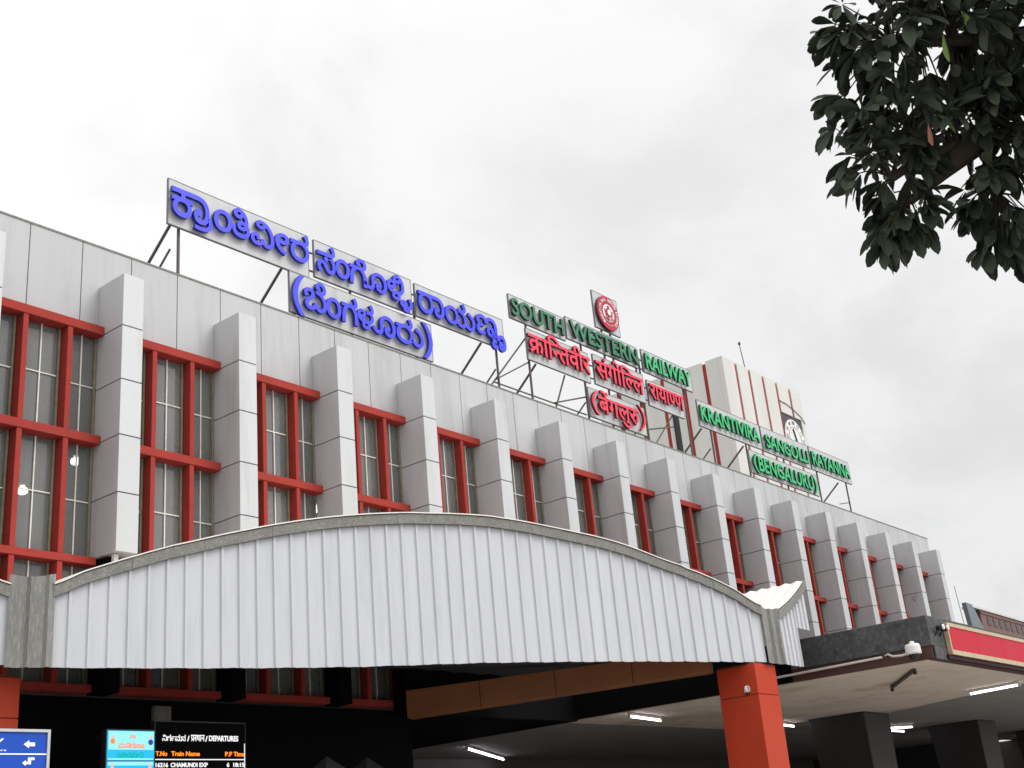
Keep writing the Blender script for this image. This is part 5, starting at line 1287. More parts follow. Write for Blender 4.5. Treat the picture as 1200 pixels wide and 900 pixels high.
# gutters: folded upright channels in the valleys
def gutter(pts_xy, z0, z1, name='valley_gutter'):
    m_ = MB()
    a, b = Vector(pts_xy[0]), Vector(pts_xy[1])
    d = (b - a)
    ln = d.length
    d.normalize()
    nn = Vector((d.y, -d.x))
    prof_ = [(0, 0.055), (0.10, 0.07), (0.16, 0.02), (0.40, 0.02), (0.46, 0.075), (0.52, 0.02), (0.80, 0.02), (0.86, 0.07), (1.0, 0.055)]
    for (f0, o0), (f1, o1) in zip(prof_, prof_[1:]):
        p = a + d * ln * f0 + nn * o0
        q = a + d * ln * f1 + nn * o1
        z0a, z1a = z1 - 0.03 * math.sin(f0 * math.pi) + 0.02 * f0, z1 - 0.03 * math.sin(f1 * math.pi) + 0.02 * f1
        m_.quad([(p.x, p.y, z0), (q.x, q.y, z0), (q.x, q.y, z1a), (p.x, p.y, z0a)])
        m_.quad([(p.x - nn.x * .01, p.y - nn.y * .01, z0), (p.x - nn.x * .01, p.y - nn.y * .01, z0a), (q.x - nn.x * .01, q.y - nn.y * .01, z1a), (q.x - nn.x * .01, q.y - nn.y * .01, z0)])
    return m_.build(name, M['gutter'], canopy)


ga, gb = FA + FD * -0.58, FA + FD * 0.02
gutter(((ga.x, ga.y), (gb.x, gb.y)), 4.60, 5.86)
ga, gb = FA + FD * (FL - 0.03), RA + RDv * 0.03
gutter(((ga.x, ga.y), (gb.x, gb.y)), 4.585, 5.63)


# roof sheets: barrel running back from each arch
def vault(s0, s1, top, P, back, n, mats, hole=None):
    m_ = MB()
    q = [s0 + (s1 - s0) * i / n for i in range(n + 1)]
    for i, (a, b) in enumerate(zip(q, q[1:])):
        za = top(a) + 0.03
        zb = top(b) + 0.03
        p0, p1 = P(a, 0.09, za), P(b, 0.09, zb)
        e0, e1 = back(p0), back(p1)
        m_.quad([p0, p1, e1, e0], 0)
        d = 0.02
        m_.quad([(p0[0], p0[1], p0[2] - d), (e0[0], e0[1], e0[2] - d), (e1[0], e1[1], e1[2] - d), (p1[0], p1[1], p1[2] - d)], 1)
        m_.quad([(p0[0], p0[1], p0[2] - d), (p1[0], p1[1], p1[2] - d), p1, p0], 0)
    return m_


backw = lambda p: (p[0], -0.26, p[2])
vault(0.0, FL, prof, fpt, backw, 100, None).build('roof_sheet', [M['sheet_top'], M['sheet_in']], canopy)
vault(-5.5, -0.56, prof, fpt, lambda p: (p[0], -0.26, p[2]), 40, None).build('roof_sheet', [M['sheet_top'], M['sheet_in']], canopy)
# short return roof on the right, corrugations run along the slope
m_ = MB()
nb = 12
for i in range(nb):
    y0 = 0.055 - 0.13 * i
    y1 = 0.055 - 0.13 * (i + 1)
    h0 = 0.035 if i % 2 else 0.0
    h1 = 0.0 if i % 2 else 0.035
    for k in range(6):
        a, b = RLN * k / 6 - 0.05, RLN * (k + 1) / 6 - 0.05
        m_.quad([rpt(a, y0, rprof(a) + h0 + 0.02), rpt(b, y0, rprof(b) + h0 + 0.02), rpt(b, y1, rprof(b) + h1 + 0.02), rpt(a, y1, rprof(a) + h1 + 0.02)], 0)
        m_.quad([rpt(a, y0, rprof(a) + h0), rpt(a, y1, rprof(a) + h1), rpt(b, y1, rprof(b) + h1), rpt(b, y0, rprof(b) + h0)], 1)
m_.build('roof_sheet', [M['sheet_top'], M['sheet_in']], canopy)
# purlins and rafters under the roof
mb = MB()
for s in (2.0, 4.2, 6.4, 8.6, 10.6):
    p = fpt(s, -0.15, prof(s) - 0.14)
    mb.bar(p, (p[0], -0.26, p[2]), 0.06, 0.1)
mb.build('purlin', M['sheet_in'], canopy)
# lower dark soffit sheet sloping back to the wall
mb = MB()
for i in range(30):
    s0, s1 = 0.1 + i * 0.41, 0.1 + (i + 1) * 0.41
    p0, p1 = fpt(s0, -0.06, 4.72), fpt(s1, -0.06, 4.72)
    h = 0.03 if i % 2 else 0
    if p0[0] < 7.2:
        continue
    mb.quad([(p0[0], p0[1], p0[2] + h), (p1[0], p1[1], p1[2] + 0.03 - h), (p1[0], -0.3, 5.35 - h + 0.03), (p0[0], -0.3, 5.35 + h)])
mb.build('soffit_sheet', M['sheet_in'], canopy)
# beam and columns
BX0, BX1 = Vector((9.16, -0.56, 0)), Vector((11.80, -5.90, 0))
bd = (BX1 - BX0).normalized()
bn = Vector((-bd.y, bd.x, 0))
if bn.x < 0:
    bn = -bn
mb = MB()
nseg = 4
for i in range(nseg):
    a, b = BX0 + (BX1 - BX0) * i / nseg, BX0 + (BX1 - BX0) * ((i + 1) / nseg - 0.0015)
    za = 4.37 + 0.18 * i / nseg
    zb = 4.37 + 0.18 * (i + 1) / nseg
    w_ = bn * 0.35
    mb.hexa([(a.x, a.y, za), (b.x, b.y, zb), (b.x + w_.x, b.y + w_.y, zb), (a.x + w_.x, a.y + w_.y, za), (a.x, a.y, 4.90 + 0.02 * i), (b.x, b.y, 4.92 + 0.02 * i), (b.x + w_.x, b.y + w_.y, 4.92 + 0.02 * i), (a.x + w_.x, a.y + w_.y, 4.90 + 0.02 * i)])
mb.build('canopy_beam', M['orange_b'], canopy, bevel=0.01)


def column(x0, y0, x1, y1, zt, lean=0.0):
    m_ = MB()
    zs = [0.0, 1.35, 2.7, 4.02, zt]
    for a, b in zip(zs, zs[1:]):
        la, lb = lean * (zt - a), lean * (zt - b)
        m_.hexa([(x0 - la, y0, a + 0.005), (x1 - la, y0, a + 0.005), (x1 - la, y1, a + 0.005), (x0 - la, y1, a + 0.005), (x0 - lb, y0, b - 0.005), (x1 - lb, y0, b - 0.005), (x1 - lb, y1, b - 0.005), (x0 - lb, y1, b - 0.005)])
        m_.hexa([(x0 - lb + .02, y0 + .02, b - 0.02), (x1 - lb - .02, y0 + .02, b - 0.02), (x1 - lb - .02, y1 - .02, b - 0.02), (x0 - lb + .02, y1 - .02, b - 0.02), (x0 - lb + .02, y0 + .02, b + .02), (x1 - lb - .02, y0 + .02, b + .02), (x1 - lb - .02, y1 - .02, b + .02), (x0 - lb + .02, y1 - .02, b + .02)], 1)
    return m_.build('column', [M['orange'], M['joint']], canopy, bevel=0.006)


column(11.83, -6.76, 12.62, -5.96, 4.57, 0.03)
column(-0.25, -1.50, 0.58, -0.80, 4.57)

# ================================================================== RIGHT PORCH
porch = thing('porch', (22, -5, 0), 'flat roofed entrance porch with grey granite fascia on dark columns', 'porch')
C0, C1, C2 = Vector((14.873, -9.113)), Vector((13.75, -2.6)), Vector((48.0, -7.26))
sd_ = (C1 - C0).normalized()
fd_ = (C2 - C0).normalized()


def pprism(pts, z0, z1, m_, mi=0):
    i = len(m_.v)
    n_ = len(pts)
    m_.v += [(p[0], p[1], z0) for p in pts] + [(p[0], p[1], z1) for p in pts]
    m_.f.append(tuple(i + k for k in range(n_))[::-1])
    m_.f.append(tuple(i + n_ + k for k in range(n_)))
    m_.mi += [mi, mi]
    for k in range(n_):
        m_.f.append((i + k, i + (k + 1) % n_, i + n_ + (k + 1) % n_, i + n_ + k))
        m_.mi.append(mi)
    return m_


def inset(d):
    a = C0 + sd_ * d * 1.02 + fd_ * d * 1.02
    return a


# left edge line: x = x_l(y)
xl = lambda y: 14.873 - 0.02 * (y + 9.113)
yf = lambda x: -8.95
P_ = lambda d: [(xl(yf(14.9) + d) - 0.01 + d, yf(14.9) + d), (48, yf(48) + d), (48, 0.0), (xl(0.0) + d, 0.0)]
m_ = MB()
pprism(P_(0.0), 4.72, 5.30, m_, 0)
pprism([(14.95, yf(0) - 0.012), (15.60, yf(0) - 0.012), (15.60, yf(0) + 0.02), (14.95, yf(0) + 0.02)], 4.47, 4.719, m_, 0)
m_.build('granite_fascia', M['granite'], porch, bevel=0.01)
m_ = MB()
pprism(P_(0.03), 4.50, 4.718, m_, 0)
m_.build('brown_band', M['brown'], porch)
# soffit: stained cream part in front and at left, darker grey part beyond
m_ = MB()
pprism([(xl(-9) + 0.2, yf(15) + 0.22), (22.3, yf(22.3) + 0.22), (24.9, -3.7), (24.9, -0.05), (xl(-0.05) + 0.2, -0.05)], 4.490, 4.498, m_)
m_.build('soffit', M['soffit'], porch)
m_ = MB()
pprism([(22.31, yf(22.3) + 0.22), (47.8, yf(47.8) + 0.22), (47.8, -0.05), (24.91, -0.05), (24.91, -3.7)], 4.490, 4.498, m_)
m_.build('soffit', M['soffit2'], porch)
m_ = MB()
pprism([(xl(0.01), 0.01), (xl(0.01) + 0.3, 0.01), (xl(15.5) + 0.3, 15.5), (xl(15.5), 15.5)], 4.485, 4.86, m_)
pprism([(xl(-6.0) - 0.012, -6.0), (xl(-6.0), -6.0), (xl(0.0), 0.0), (xl(0.0) - 0.012, 0.0)], 4.485, 5.29, m_)  # thin black strip lays the canopy shade on the slab side
m_.build('side_beam_and_shade', M['black'], porch)
for x0 in (23.3, 31.85, 40.4):
    m_ = MB()
    y0, y1 = -3.68, -2.05
    w_ = 1.65
    f_ = 0.12
    m_.hexa([(x0 + f_, y0 + .05, 2.3), (x0 + w_ - f_ * .2, y0 + .05, 2.3), (x0 + w_ - f_ * .2, y1 - f_, 2.3), (x0 + f_, y1 - f_, 2.3), (x0, y0, 4.485), (x0 + w_, y0, 4.485), (x0 + w_, y1, 4.485), (x0, y1, 4.485)])
    m_.box(x0 + f_, y0 + .06, 0, x0 + w_ - f_ * .2, y1 - f_, 2.295)
    m_.build('column', M['darkcol'], porch, bevel=0.02)
MB().box(9.85, 6.7, 0, 46, 6.9, 4.48).build('hall_wall', M['hall'], porch)
MB().box(45.9, -6, 0, 46.1, 6.69, 4.48).build('hall_wall', M['hall'], porch)

# red banner sign on the porch front
rs = thing('banner_sign', (15.2, -9.2, 4.55), 'long blank red sign with beige border along the front edge of the porch roof', 'sign')


def fq(x, o, z):
    return (x, yf(x) - o, z)


def fbox(x0, x1, z0, z1, o0, o1, m_, mi=0):
    m_.hexa([fq(x0, o1, z0), fq(x1, o1, z0), fq(x1, o0, z0), fq(x0, o0, z0), fq(x0, o1, z1), fq(x1, o1, z1), fq(x1, o0, z1), fq(x0, o0, z1)], mi)
    return m_


m_ = MB()
k = 15.67
while k < 34:
    fbox(k, min(k + 1.55, 34) - 0.006, 4.675, 5.135, 0.01, 0.085, m_)
    k += 1.55
m_.build('sign_face', M['redsign'], rs)
m_ = MB()
fbox(15.62, 34.1, 5.135, 5.205, 0.01, 0.10, m_)
fbox(15.62, 34.1, 4.585, 4.675, 0.01, 0.10, m_)
fbox(15.62, 15.67, 4.675, 5.135, 0.01, 0.098, m_)
m_.build('sign_border', M['beige'], rs)
m_ = MB()
fbox(15.5, 34.1, 4.50, 4.584, 0.0, 0.06, m_)
m_.build('sign_ledge', M['ledge'], rs)

# two small flood lamps on the porch corner
for i, (dx, lab) in enumerate(((0.0, 'left of two small round lamps on the porch corner post'), (0.19, 'right of two small round lamps on the porch corner post'))):
    x = 15.17 + dx * 1.2
    t = thing('spot_lamp', (x, yf(x) - 0.1, 5.06), lab, 'lamp', 'small lamps on the porch corner')
    yy = yf(14.9) - 0.12
    MB().lathe((x, yy, 5.06), [(0.04, -0.08), (0.058, -0.02), (0.06, 0.05)], 12, 'y').build('lamp_body', M['dark'], t)
    MB().lathe((x, yy - 0.051, 5.06), [(0.052, 0.0), (0.054, 0.02), (0.03, 0.035)], 12, 'y').build('lamp_lens', M['white'], t)
    MB().bar((x, yy + 0.05, 5.05), (x, yf(14.9) - 0.001, 4.93), 0.03).build('bracket', M['dark'], t)

# dome camera and conduit on the side band
xs_ = lambda y: xl(y) - 0.02
cctv = thing('dome_camera', (14.72, -8.62, 4.6), 'white dome security camera on a bent arm at the porch edge', 'camera')
cy_ = -8.66
cx_ = xs_(cy_) - 0.22
MB().lathe((cx_, cy_, 4.58), [(0.14, 0.0), (0.15, 0.03), (0.145, 0.15), (0.125, 0.19), (0.05, 0.20), (0.05, 0.24), (0.015, 0.25)], 18).build('camera_housing', M['white'], cctv, smooth=False)
MB().lathe((cx_, cy_, 4.59), [(0.02, -0.105), (0.07, -0.085), (0.10, -0.045), (0.108, -0.011)], 16).build('camera_dome', M['dark'], cctv, smooth=True)
MB().tube([(cx_ + 0.05, cy_ + 0.08, 4.63), (cx_ + 0.02, cy_ + 0.25, 4.60), (cx_ + 0.08, cy_ + 0.45, 4.62), (xs_(-8.1) - 0.02, -8.08, 4.69), (xs_(-8.0) + 0.02, -8.0, 4.68)], 0.022, 8).build('camera_arm', M['pipe'], cctv, smooth=True)
cond = MB()
for a, b in ((-7.95, -7.42), (-7.41, -6.45), (-6.44, -5.6)):
    cond.tube([(xs_(a) - 0.02, a, 4.655 - 0.015 * (a + 7.9)), (xs_(b) - 0.02, b, 4.655 - 0.015 * (b + 7.9))], 0.024, 8)
o = cond.build('conduit_pipe', M['pipe'])
tag(o, 'pale straight conduit pipe along the brown band of the porch', 'pipe')
sc_ = thing('wall_camera', (11.83, -6.5, 4.15), 'small white camera on the left face of the orange column', 'camera')
MB().lathe((11.80, -6.55, 4.13), [(0.05, -0.06), (0.06, -0.02), (0.055, 0.04), (0.02, 0.06)], 12).build('camera_body', M['white'], sc_, smooth=True)
MB().lathe((11.80, -6.55, 4.07), [(0.01, -0.035), (0.035, -0.02), (0.045, 0.0)], 12).build('camera_lens', M['dark'], sc_, smooth=True)
MB().box(11.76, -6.60, 4.10, 11.829, -6.50, 4.17).build('bracket', M['dark'], sc_)


# tube lights under the porch and hall ceilings
def tube_light(a, b, label, lit=True):
    a, b = Vector(a), Vector(b)
    t_ = thing('tube_light', (a + b) / 2, label, 'light', 'tube lights under the ceiling')
    d = (b - a).normalized()
    MB().bar(a + Vector((0, 0, 0.055)), b + Vector((0, 0, 0.055)), 0.07, 0.05).build('fitting', M['white'] if lit else M['steel'], t_)
    if lit:
        MB().tube([a + d * 0.03, b - d * 0.03], 0.021, 8).build('tube', M['tube'], t_)
    for e in (a, b):
        MB().box(e.x - 0.03, e.y - 0.03, e.z - 0.03, e.x + 0.03, e.y + 0.03, e.z + 0.028).build('end_cap', M['dark'] if not lit else M['white'], t_)
    return t_


ZL = 4.40
tube_light((15.947, 3.911, ZL), (20.109, 6.172, ZL), 'long lit tube light on the dim ceiling, lowest left, below the orange beam')
tube_light((15.076, -1.742, ZL), (16.908, -1.395, ZL), 'lit tube light on the dim ceiling just left of the tall orange column')
tube_light((21.9, -1.67, ZL), (23.6, -1.45, ZL), 'lit tube light between the tall orange column and the first dark column')
tube_light((29.988, -1.48, ZL), (31.26, -1.458, ZL), 'farther of two crossing lit tube lights between the dark columns')
tube_light((28.9, -1.80, ZL), (29.9, -2.30, ZL), 'nearer of two crossing lit tube lights between the dark columns')
tube_light((22.191, -6.937, ZL), (21.79, -8.267, ZL), 'lit tube light at the right front of the porch ceiling under the red sign')
tube_light((18.45, -6.55, ZL), (16.0, -8.08, ZL), 'unlit rusty tube light fitting on the cream porch ceiling', False)


# miniature train on the porch roof
tr_ = thing('model_train', (23, -8.2, 5.33), 'miniature brown and blue grey train coach standing on the porch roof', 'model train')
TXa, TYa = 19.62, -8.2
tv = lambda x, o, z: (x, TYa + 0.02 * (x - TXa) - o, z)


def tbox(x0, x1, z0, z1, o0, o1, m_, mi=0):
    m_.hexa([tv(x0, o1, z0), tv(x1, o1, z0), tv(x1, o0, z0), tv(x0, o0, z0), tv(x0, o1, z1), tv(x1, o1, z1), tv(x1, o0, z1), tv(x0, o0, z1)], mi)
    return m_


m_ = MB()
tbox(20.45, 27.0, 5.62, 6.06, -0.20, 0.0, m_)
tbox(20.45, 27.0, 5.98, 6.02, 0.0, 0.02, m_)
m_.build('coach_body', M['trainbrown'], tr_)
m_ = MB()
tbox(19.75, 27.0, 5.40, 5.615, -0.20, 0.03, m_)
m_.hexa([tv(19.66, 0.02, 5.40), tv(20.42, 0.02, 5.62), tv(20.42, -0.08, 5.62), tv(19.66, -0.08, 5.40), tv(19.52, 0.02, 6.14), tv(19.95, 0.02, 6.13), tv(19.95, -0.08, 6.13), tv(19.52, -0.08, 6.14)])
m_.build('coach_chassis', M['trainblue'], tr_)
m_ = MB()
tbox(19.9, 27.0, 6.065, 6.11, -0.22, 0.03, m_)
tbox(20.1, 27.0, 6.11, 6.15, -0.18, -0.02, m_)
m_.build('coach_roof', M['trainroof'], tr_)
for i in range(12):
    x = 20.85 + i * 0.44
    m_ = MB()
    tbox(x, x + 0.24, 5.74, 5.95, 0.002, 0.012, m_)
    m_.build('coach_window', M['dark'], tr_)
for i in range(5):
    x = 20.3 + i * 1.3
    m_ = MB()
    m_.lathe(tv(x, 0.02, 5.41), [(0.11, -0.04), (0.11, 0.03)], 14, 'y')
    m_.build('wheel', M['dark'], tr_)
rod = MB().tube([(19.95, -7.95, 5.31), (19.80, -7.95, 6.60)], 0.007, 6).build('antenna_rod', M['steel'])
tag(rod, 'thin upright rod beside the end of the model train', 'rod')

# ================================================================== BOARDS AT GROUND FLOOR
ZD = -1.5
dep = thing('departure_board', (3.6, ZD, 2.5), 'black departures screen with white and orange lettering under the canopy', 'display')
MB().box(2.765, ZD, 2.4, 4.47, ZD + 0.12, 4.05).build('display_case', M['dark'], dep)
scr = MB().box(2.78, ZD - 0.004, 2.42, 4.455, ZD - 0.001, 4.03).build('display_screen', M['black'], dep)
yd = ZD - 0.010


def dev_word(seq, x0, x1, z0, z1, mats, parent, bold=0.004):
    pos, x = [], 0
    cs = []
    for k in seq:
        for c in GLYPH[k][1]:
            cs.append([(p[0] + x, p[1]) for p in zip(c[0::2], c[1::2])])
        x += GLYPH[k][0]
    cs = [bolden(c, bold) for c in fit(cs, x0, x1, z0, z1, bold)]
    me = shape_mesh('lettering', [[(p[0] - x0, p[1] - z0) for p in c] for c in cs], 0.004)
    return letter_object('lettering', me, (x0, yd, z0), mats, parent)


WH = (M['scr_w'], M['scr_w'])
OR = (M['scr_o'], M['scr_o'])
AM = (M['scr_oc'], M['scr_oc'])


def zr(px, py):      # row position on the screen from the board's own layout
    return px, py


# heading row: two scripts and DEPARTURES between slashes
items = [('K223', 0), ('K%d' % KAN['ga'], 700), ('K93', 1330), ('K%d' % KAN['ma'], 1900), ('K%d' % KAN['na'], 2850)]
cs = []
for kk, dx in items:
    for c in GLYPH[kk][1]:
        cs.append([(p[0] + dx, p[1]) for p in zip(c[0::2], c[1::2])])
cs = [bolden(c, 0.0015) for c in fit(cs, 2.893, 3.315, 3.752, 3.845, 0.0015)]
letter_object('lettering', shape_mesh('lettering', [[(p[0] - 2.893, p[1] - 3.752) for p in c] for c in cs], 0.004), (2.893, yd, 3.752), WH, dep)
dev_word(DEV['pr'], 3.412, 3.665, 3.752, 3.848, WH, dep, 0.0015)
for s, x0, x1, z0, z1, mt in (('/', 3.343, 3.385, 3.75, 3.832, WH), ('/', 3.678, 3.722, 3.75, 3.832, WH), ('DEPARTURES', 3.748, 4.312, 3.758, 3.842, WH),
                              ('T.No', 2.784, 2.985, 3.534, 3.60, OR), ('Train Name', 3.057, 3.575, 3.534, 3.602, OR), ('P.F', 4.056, 4.19, 3.532, 3.60, OR), ('Time', 4.221, 4.425, 3.532, 3.602, OR),
                              ('16216', 2.784, 3.003, 3.372, 3.437, WH), ('CHAMUNDI EXP', 3.048, 3.725, 3.372, 3.437, WH), ('6', 4.088, 4.137, 3.372, 3.437, WH), ('18:15', 4.214, 4.428, 3.372, 3.437, WH)):
    text_fit(s, (x0, x1, z0, z1), yd, 0.004, 0.03, mt, dep, split=False, name='lettering')
m_ = MB()
m_.box(2.781, yd - 0.002, 3.476, 4.43, yd + 0.004, 3.490)
m_.box(4.432, yd - 0.002, 2.6, 4.443, yd + 0.004, 3.728)
m_.build('screen_rule', M['scr_w'], dep)
MB().tube([(3.0, ZD + 0.13, 0), (3.0, ZD + 0.13, 3.9)], 0.05, 8).tube([(4.2, ZD + 0.13, 0), (4.2, ZD + 0.13, 3.9)], 0.05, 8).build('stand', M['dark'], dep)

vid = thing('advert_screen', (2.37, ZD, 2.5), 'bright cyan video screen with orange and green lettering left of the departures screen', 'display')
MB().box(1.945, ZD, 2.35, 2.762, ZD + 0.12, 3.91).build('display_case', M['dark'], vid)
MB().box(1.965, ZD - 0.004, 3.47, 2.760, ZD - 0.001, 3.889).box(1.965, ZD - 0.004, 2.90, 2.760, ZD - 0.001, 3.455).build('display_screen', M['scr_cy'], vid)
m_ = MB()
for za, zb in ((3.62, 3.88), (3.40, 3.452), (3.478, 3.50)):
    m_.box(1.985, ZD - 0.007, za, 2.745, ZD - 0.0042, zb)
m_.build('screen_band', M['scr_lt'], vid)
yv = ZD - 0.011


def kan_line(seq, x0, x1, z0, z1, mt):
    cs_, x = [], 0
    for kk in seq:
        for c in GLYPH[kk][1]:
            cs_.append([(p[0] + x, p[1]) for p in zip(c[0::2], c[1::2])])
        x += max(GLYPH[kk][0], 300)
    cs_ = [bolden(c, 0.002) for c in fit(cs_, x0, x1, z0, z1, 0.002)]
    letter_object('lettering', shape_mesh('lettering', [[(p[0] - x0, p[1] - z0) for p in c] for c in cs_], 0.004), (x0, yv, z0), (mt, mt), vid)


kk = lambda n: 'K%d' % KAN[n]
kan_line([kk('ma'), kk('na'), 'K219', kk('ra'), 'K60', kk('nna'), 'K64'], 2.14, 2.585, 3.640, 3.728, M['scr_oc'])
kan_line(['K158', kk('na'), 'K134', kk('ra'), kk('ma'), 'K93', 'K223'], 2.128, 2.573, 3.510, 3.590, M['scr_g'])
kan_line([kk('ma'), kk('na')], 2.33, 2.44, 3.785, 3.84, M['scr_oc'])
for x, z, sk, body in ((2.05, 3.80, M['scr_s'], M['scr_oc']), (2.69, 3.79, M['scr_s'], M['scr_n']), (2.05, 3.40, M['scr_s'], M['scr_s']), (2.685, 3.40, M['scr_s'], M['scr_s'])):
    MB().lathe((x, yv, z), [(0.026, 0.0), (0.028, 0.004)], 12, 'y').build('portrait_head', sk, vid)
    MB().lathe((x, yv, z - 0.062), [(0.042, 0.0), (0.042, 0.004)], 12, 'y').build('portrait_body', body, vid)
MB().tube([(2.37, ZD + 0.13, 0), (2.37, ZD + 0.13, 3.8)], 0.05, 8).build('stand', M['dark'], vid)

# blue wayfinding sign
YS = -2.25
way = thing('direction_sign', (-0.6, YS, 0), 'blue direction sign with white left arrows and grey frame by the left orange column', 'sign')
MB().box(-1.9, YS, 2.72, 0.575, YS + 0.05, 3.735).build('sign_face', M['signblue'], way)
m_ = MB()
m_.box(-1.94, YS - 0.02, 3.736, 0.615, YS + 0.07, 3.772)
m_.box(0.576, YS - 0.02, 2.72, 0.615, YS + 0.07, 3.7355)
m_.box(-1.94, YS - 0.02, 2.68, 0.615, YS + 0.07, 2.719)
m_.box(-1.94, YS - 0.02, 2.72, -1.901, YS + 0.07, 3.7355)
m_.build('sign_frame', M['signframe'], way)
MB().box(-1.899, YS - 0.006, 3.452, 0.5745, YS - 0.001, 3.468).build('sign_rule', M['signwhite'], way)


def flat_shape(name, pts, y, m, parent, d=0.006):
    if area(pts) > 0:
        pts = pts[::-1]
    x0, z0 = pts[0]
    return letter_object(name, shape_mesh(name, [[(p[0] - x0, p[1] - z0) for p in pts]], d), (x0, y, z0), (m, m), parent)


flat_shape('arrow', [(0.247, 3.582), (0.322, 3.632), (0.322, 3.605), (0.405, 3.605), (0.405, 3.558), (0.322, 3.558), (0.322, 3.532)], YS - 0.005, M['signwhite'], way)
flat_shape('arrow', [(0.240, 3.348), (0.288, 3.384), (0.288, 3.364), (0.318, 3.364), (0.318, 3.418), (0.41, 3.418), (0.41, 3.385), (0.362, 3.385), (0.362, 3.332), (0.288, 3.332), (0.288, 3.312)], YS - 0.005, M['signwhite'], way)
flat_shape('symbol', [(-0.30, 3.62), (-0.16, 3.60), (-0.03, 3.66), (-0.045, 3.63), (-0.13, 3.57), (-0.28, 3.56)], YS - 0.005, M['signwhite'], way)
text_fit('Booking Counters', (-0.75, 0.012, 3.487, 3.52), YS - 0.005, 0.005, 0.01, (M['signwhite'], M['signwhite']), way, split=False, name='lettering')
MB().tube([(-0.2, YS + 0.10, 0), (-0.2, YS + 0.10, 3.7)], 0.03, 8).tube([(-1.5, YS + 0.10, 0), (-1.5, YS + 0.10, 3.7)], 0.03, 8).build('sign_post', M['dark'], way)

# grey junction box on the wall and two pointed post caps in the dark entrance
jb = thing('junction_box', (3.9, -0.05, 4.2), 'plain grey box on the dark wall below the second window bay', 'box')
MB().box(3.74, -0.09, 4.20, 4.075, -0.001, 4.50).build('box_body', M['trim'], jb, bevel=0.01)
MB().box(3.76, -0.10, 4.22, 4.055, -0.091, 4.48).build('box_lid', M['trim'], jb, bevel=0.003)
for i, (x, z, lab) in enumerate(((4.81, 3.36, 'left of two grey pointed kiosk roofs in the dark entrance'), (5.65, 3.35, 'right of two grey pointed kiosk roofs in the dark entrance'))):
    t = thing('kiosk', (x, -3.0, 0), lab, 'kiosk', 'pointed kiosks in the entrance')
    m_ = MB()
    w_ = 0.36
    zb = z - 0.36
    for a in range(4):
        c_ = [(-w_, -w_), (w_, -w_), (w_, w_), (-w_, w_)]
        p, q = c_[a], c_[(a + 1) % 4]
        m_.quad([(x + p[0], -3 + p[1], zb), (x + q[0], -3 + q[1], zb), (x, -3, z)])
    m_.quad([(x - w_, -3 - w_, zb), (x - w_, -3 + w_, zb), (x + w_, -3 + w_, zb), (x + w_, -3 - w_, zb)])
    m_.build('kiosk_roof', M['kiosk'], t)
    MB().box(x - 0.28, -3.28, 0, x + 0.28, -2.72, zb - 0.002).build('kiosk_body', M['hall'], t)


# ================================================================== LAMPS SEEN THROUGH THE WINDOWS
for i, (x, z, lab) in enumerate(((3.40, 9.21, 'bright ceiling lamp seen through the leftmost window bay, upper right pane'), (2.38, 8.47, 'bright ceiling lamp seen through the leftmost window bay, lower middle pane'), (9.37, 9.24, 'bright lamp seen through the third window bay, right pane'), (16.75, 10.48, 'bright lamp seen through the sixth window bay'))):
    t = thing('hanging_lamp', (x, 2.0, 10.95), lab, 'lamp', 'lamps lit inside the upper floor')
    MB().tube([(x, 2.0, 10.94), (x, 2.0, z + 0.14)], 0.015, 6).build('lamp_rod', M['dark'], t)
    MB().lathe((x, 2.0, z), [(0.05, 0.09), (0.06, 0.12), (0.03, 0.17)], 14).build('lamp_shade', M['white'], t)
    MB().lathe((x, 2.0, z), [(0.03, -0.07), (0.085, -0.04), (0.10, 0.0), (0.08, 0.05)], 14).build('bulb', M['lamp'], t, smooth=True)

tube_light((5.9, 1.3, 6.2), (7.4, 1.3, 6.2), 'unseen tube light added inside the upper room to brighten the third window bay')  # tube added out of sight behind the canopy arch, brightens the curtains

# ================================================================== BIRD
bd_ = MB()
bx, by, bz = 2.86, -0.30, ZT
rings = [(-0.105, 0.015, 0.055), (-0.085, 0.03, 0.06), (-0.04, 0.058, 0.085), (0.02, 0.06, 0.11), (0.06, 0.045, 0.15), (0.085, 0.032, 0.185), (0.10, 0.03, 0.21), (0.115, 0.022, 0.225), (0.15, 0.004, 0.222)]
bd_.tube([(bx - 0.15, by, bz + 0.05)] + [(bx - a * 1.0 * -1 - 0.0, by, bz + c) for a, b, c in rings], [0.008] + [b for a, b, c in rings], 10)
for sx in (-0.02, 0.02):
    bd_.tube([(bx, by + sx, bz + 0.07), (bx + 0.01, by + sx, bz + 0.001)], 0.006, 6)
o = bd_.build('bird', M['bird'], None, smooth=True)
tag(o, 'small dark bird perched on top of the leftmost full pillar', 'bird')

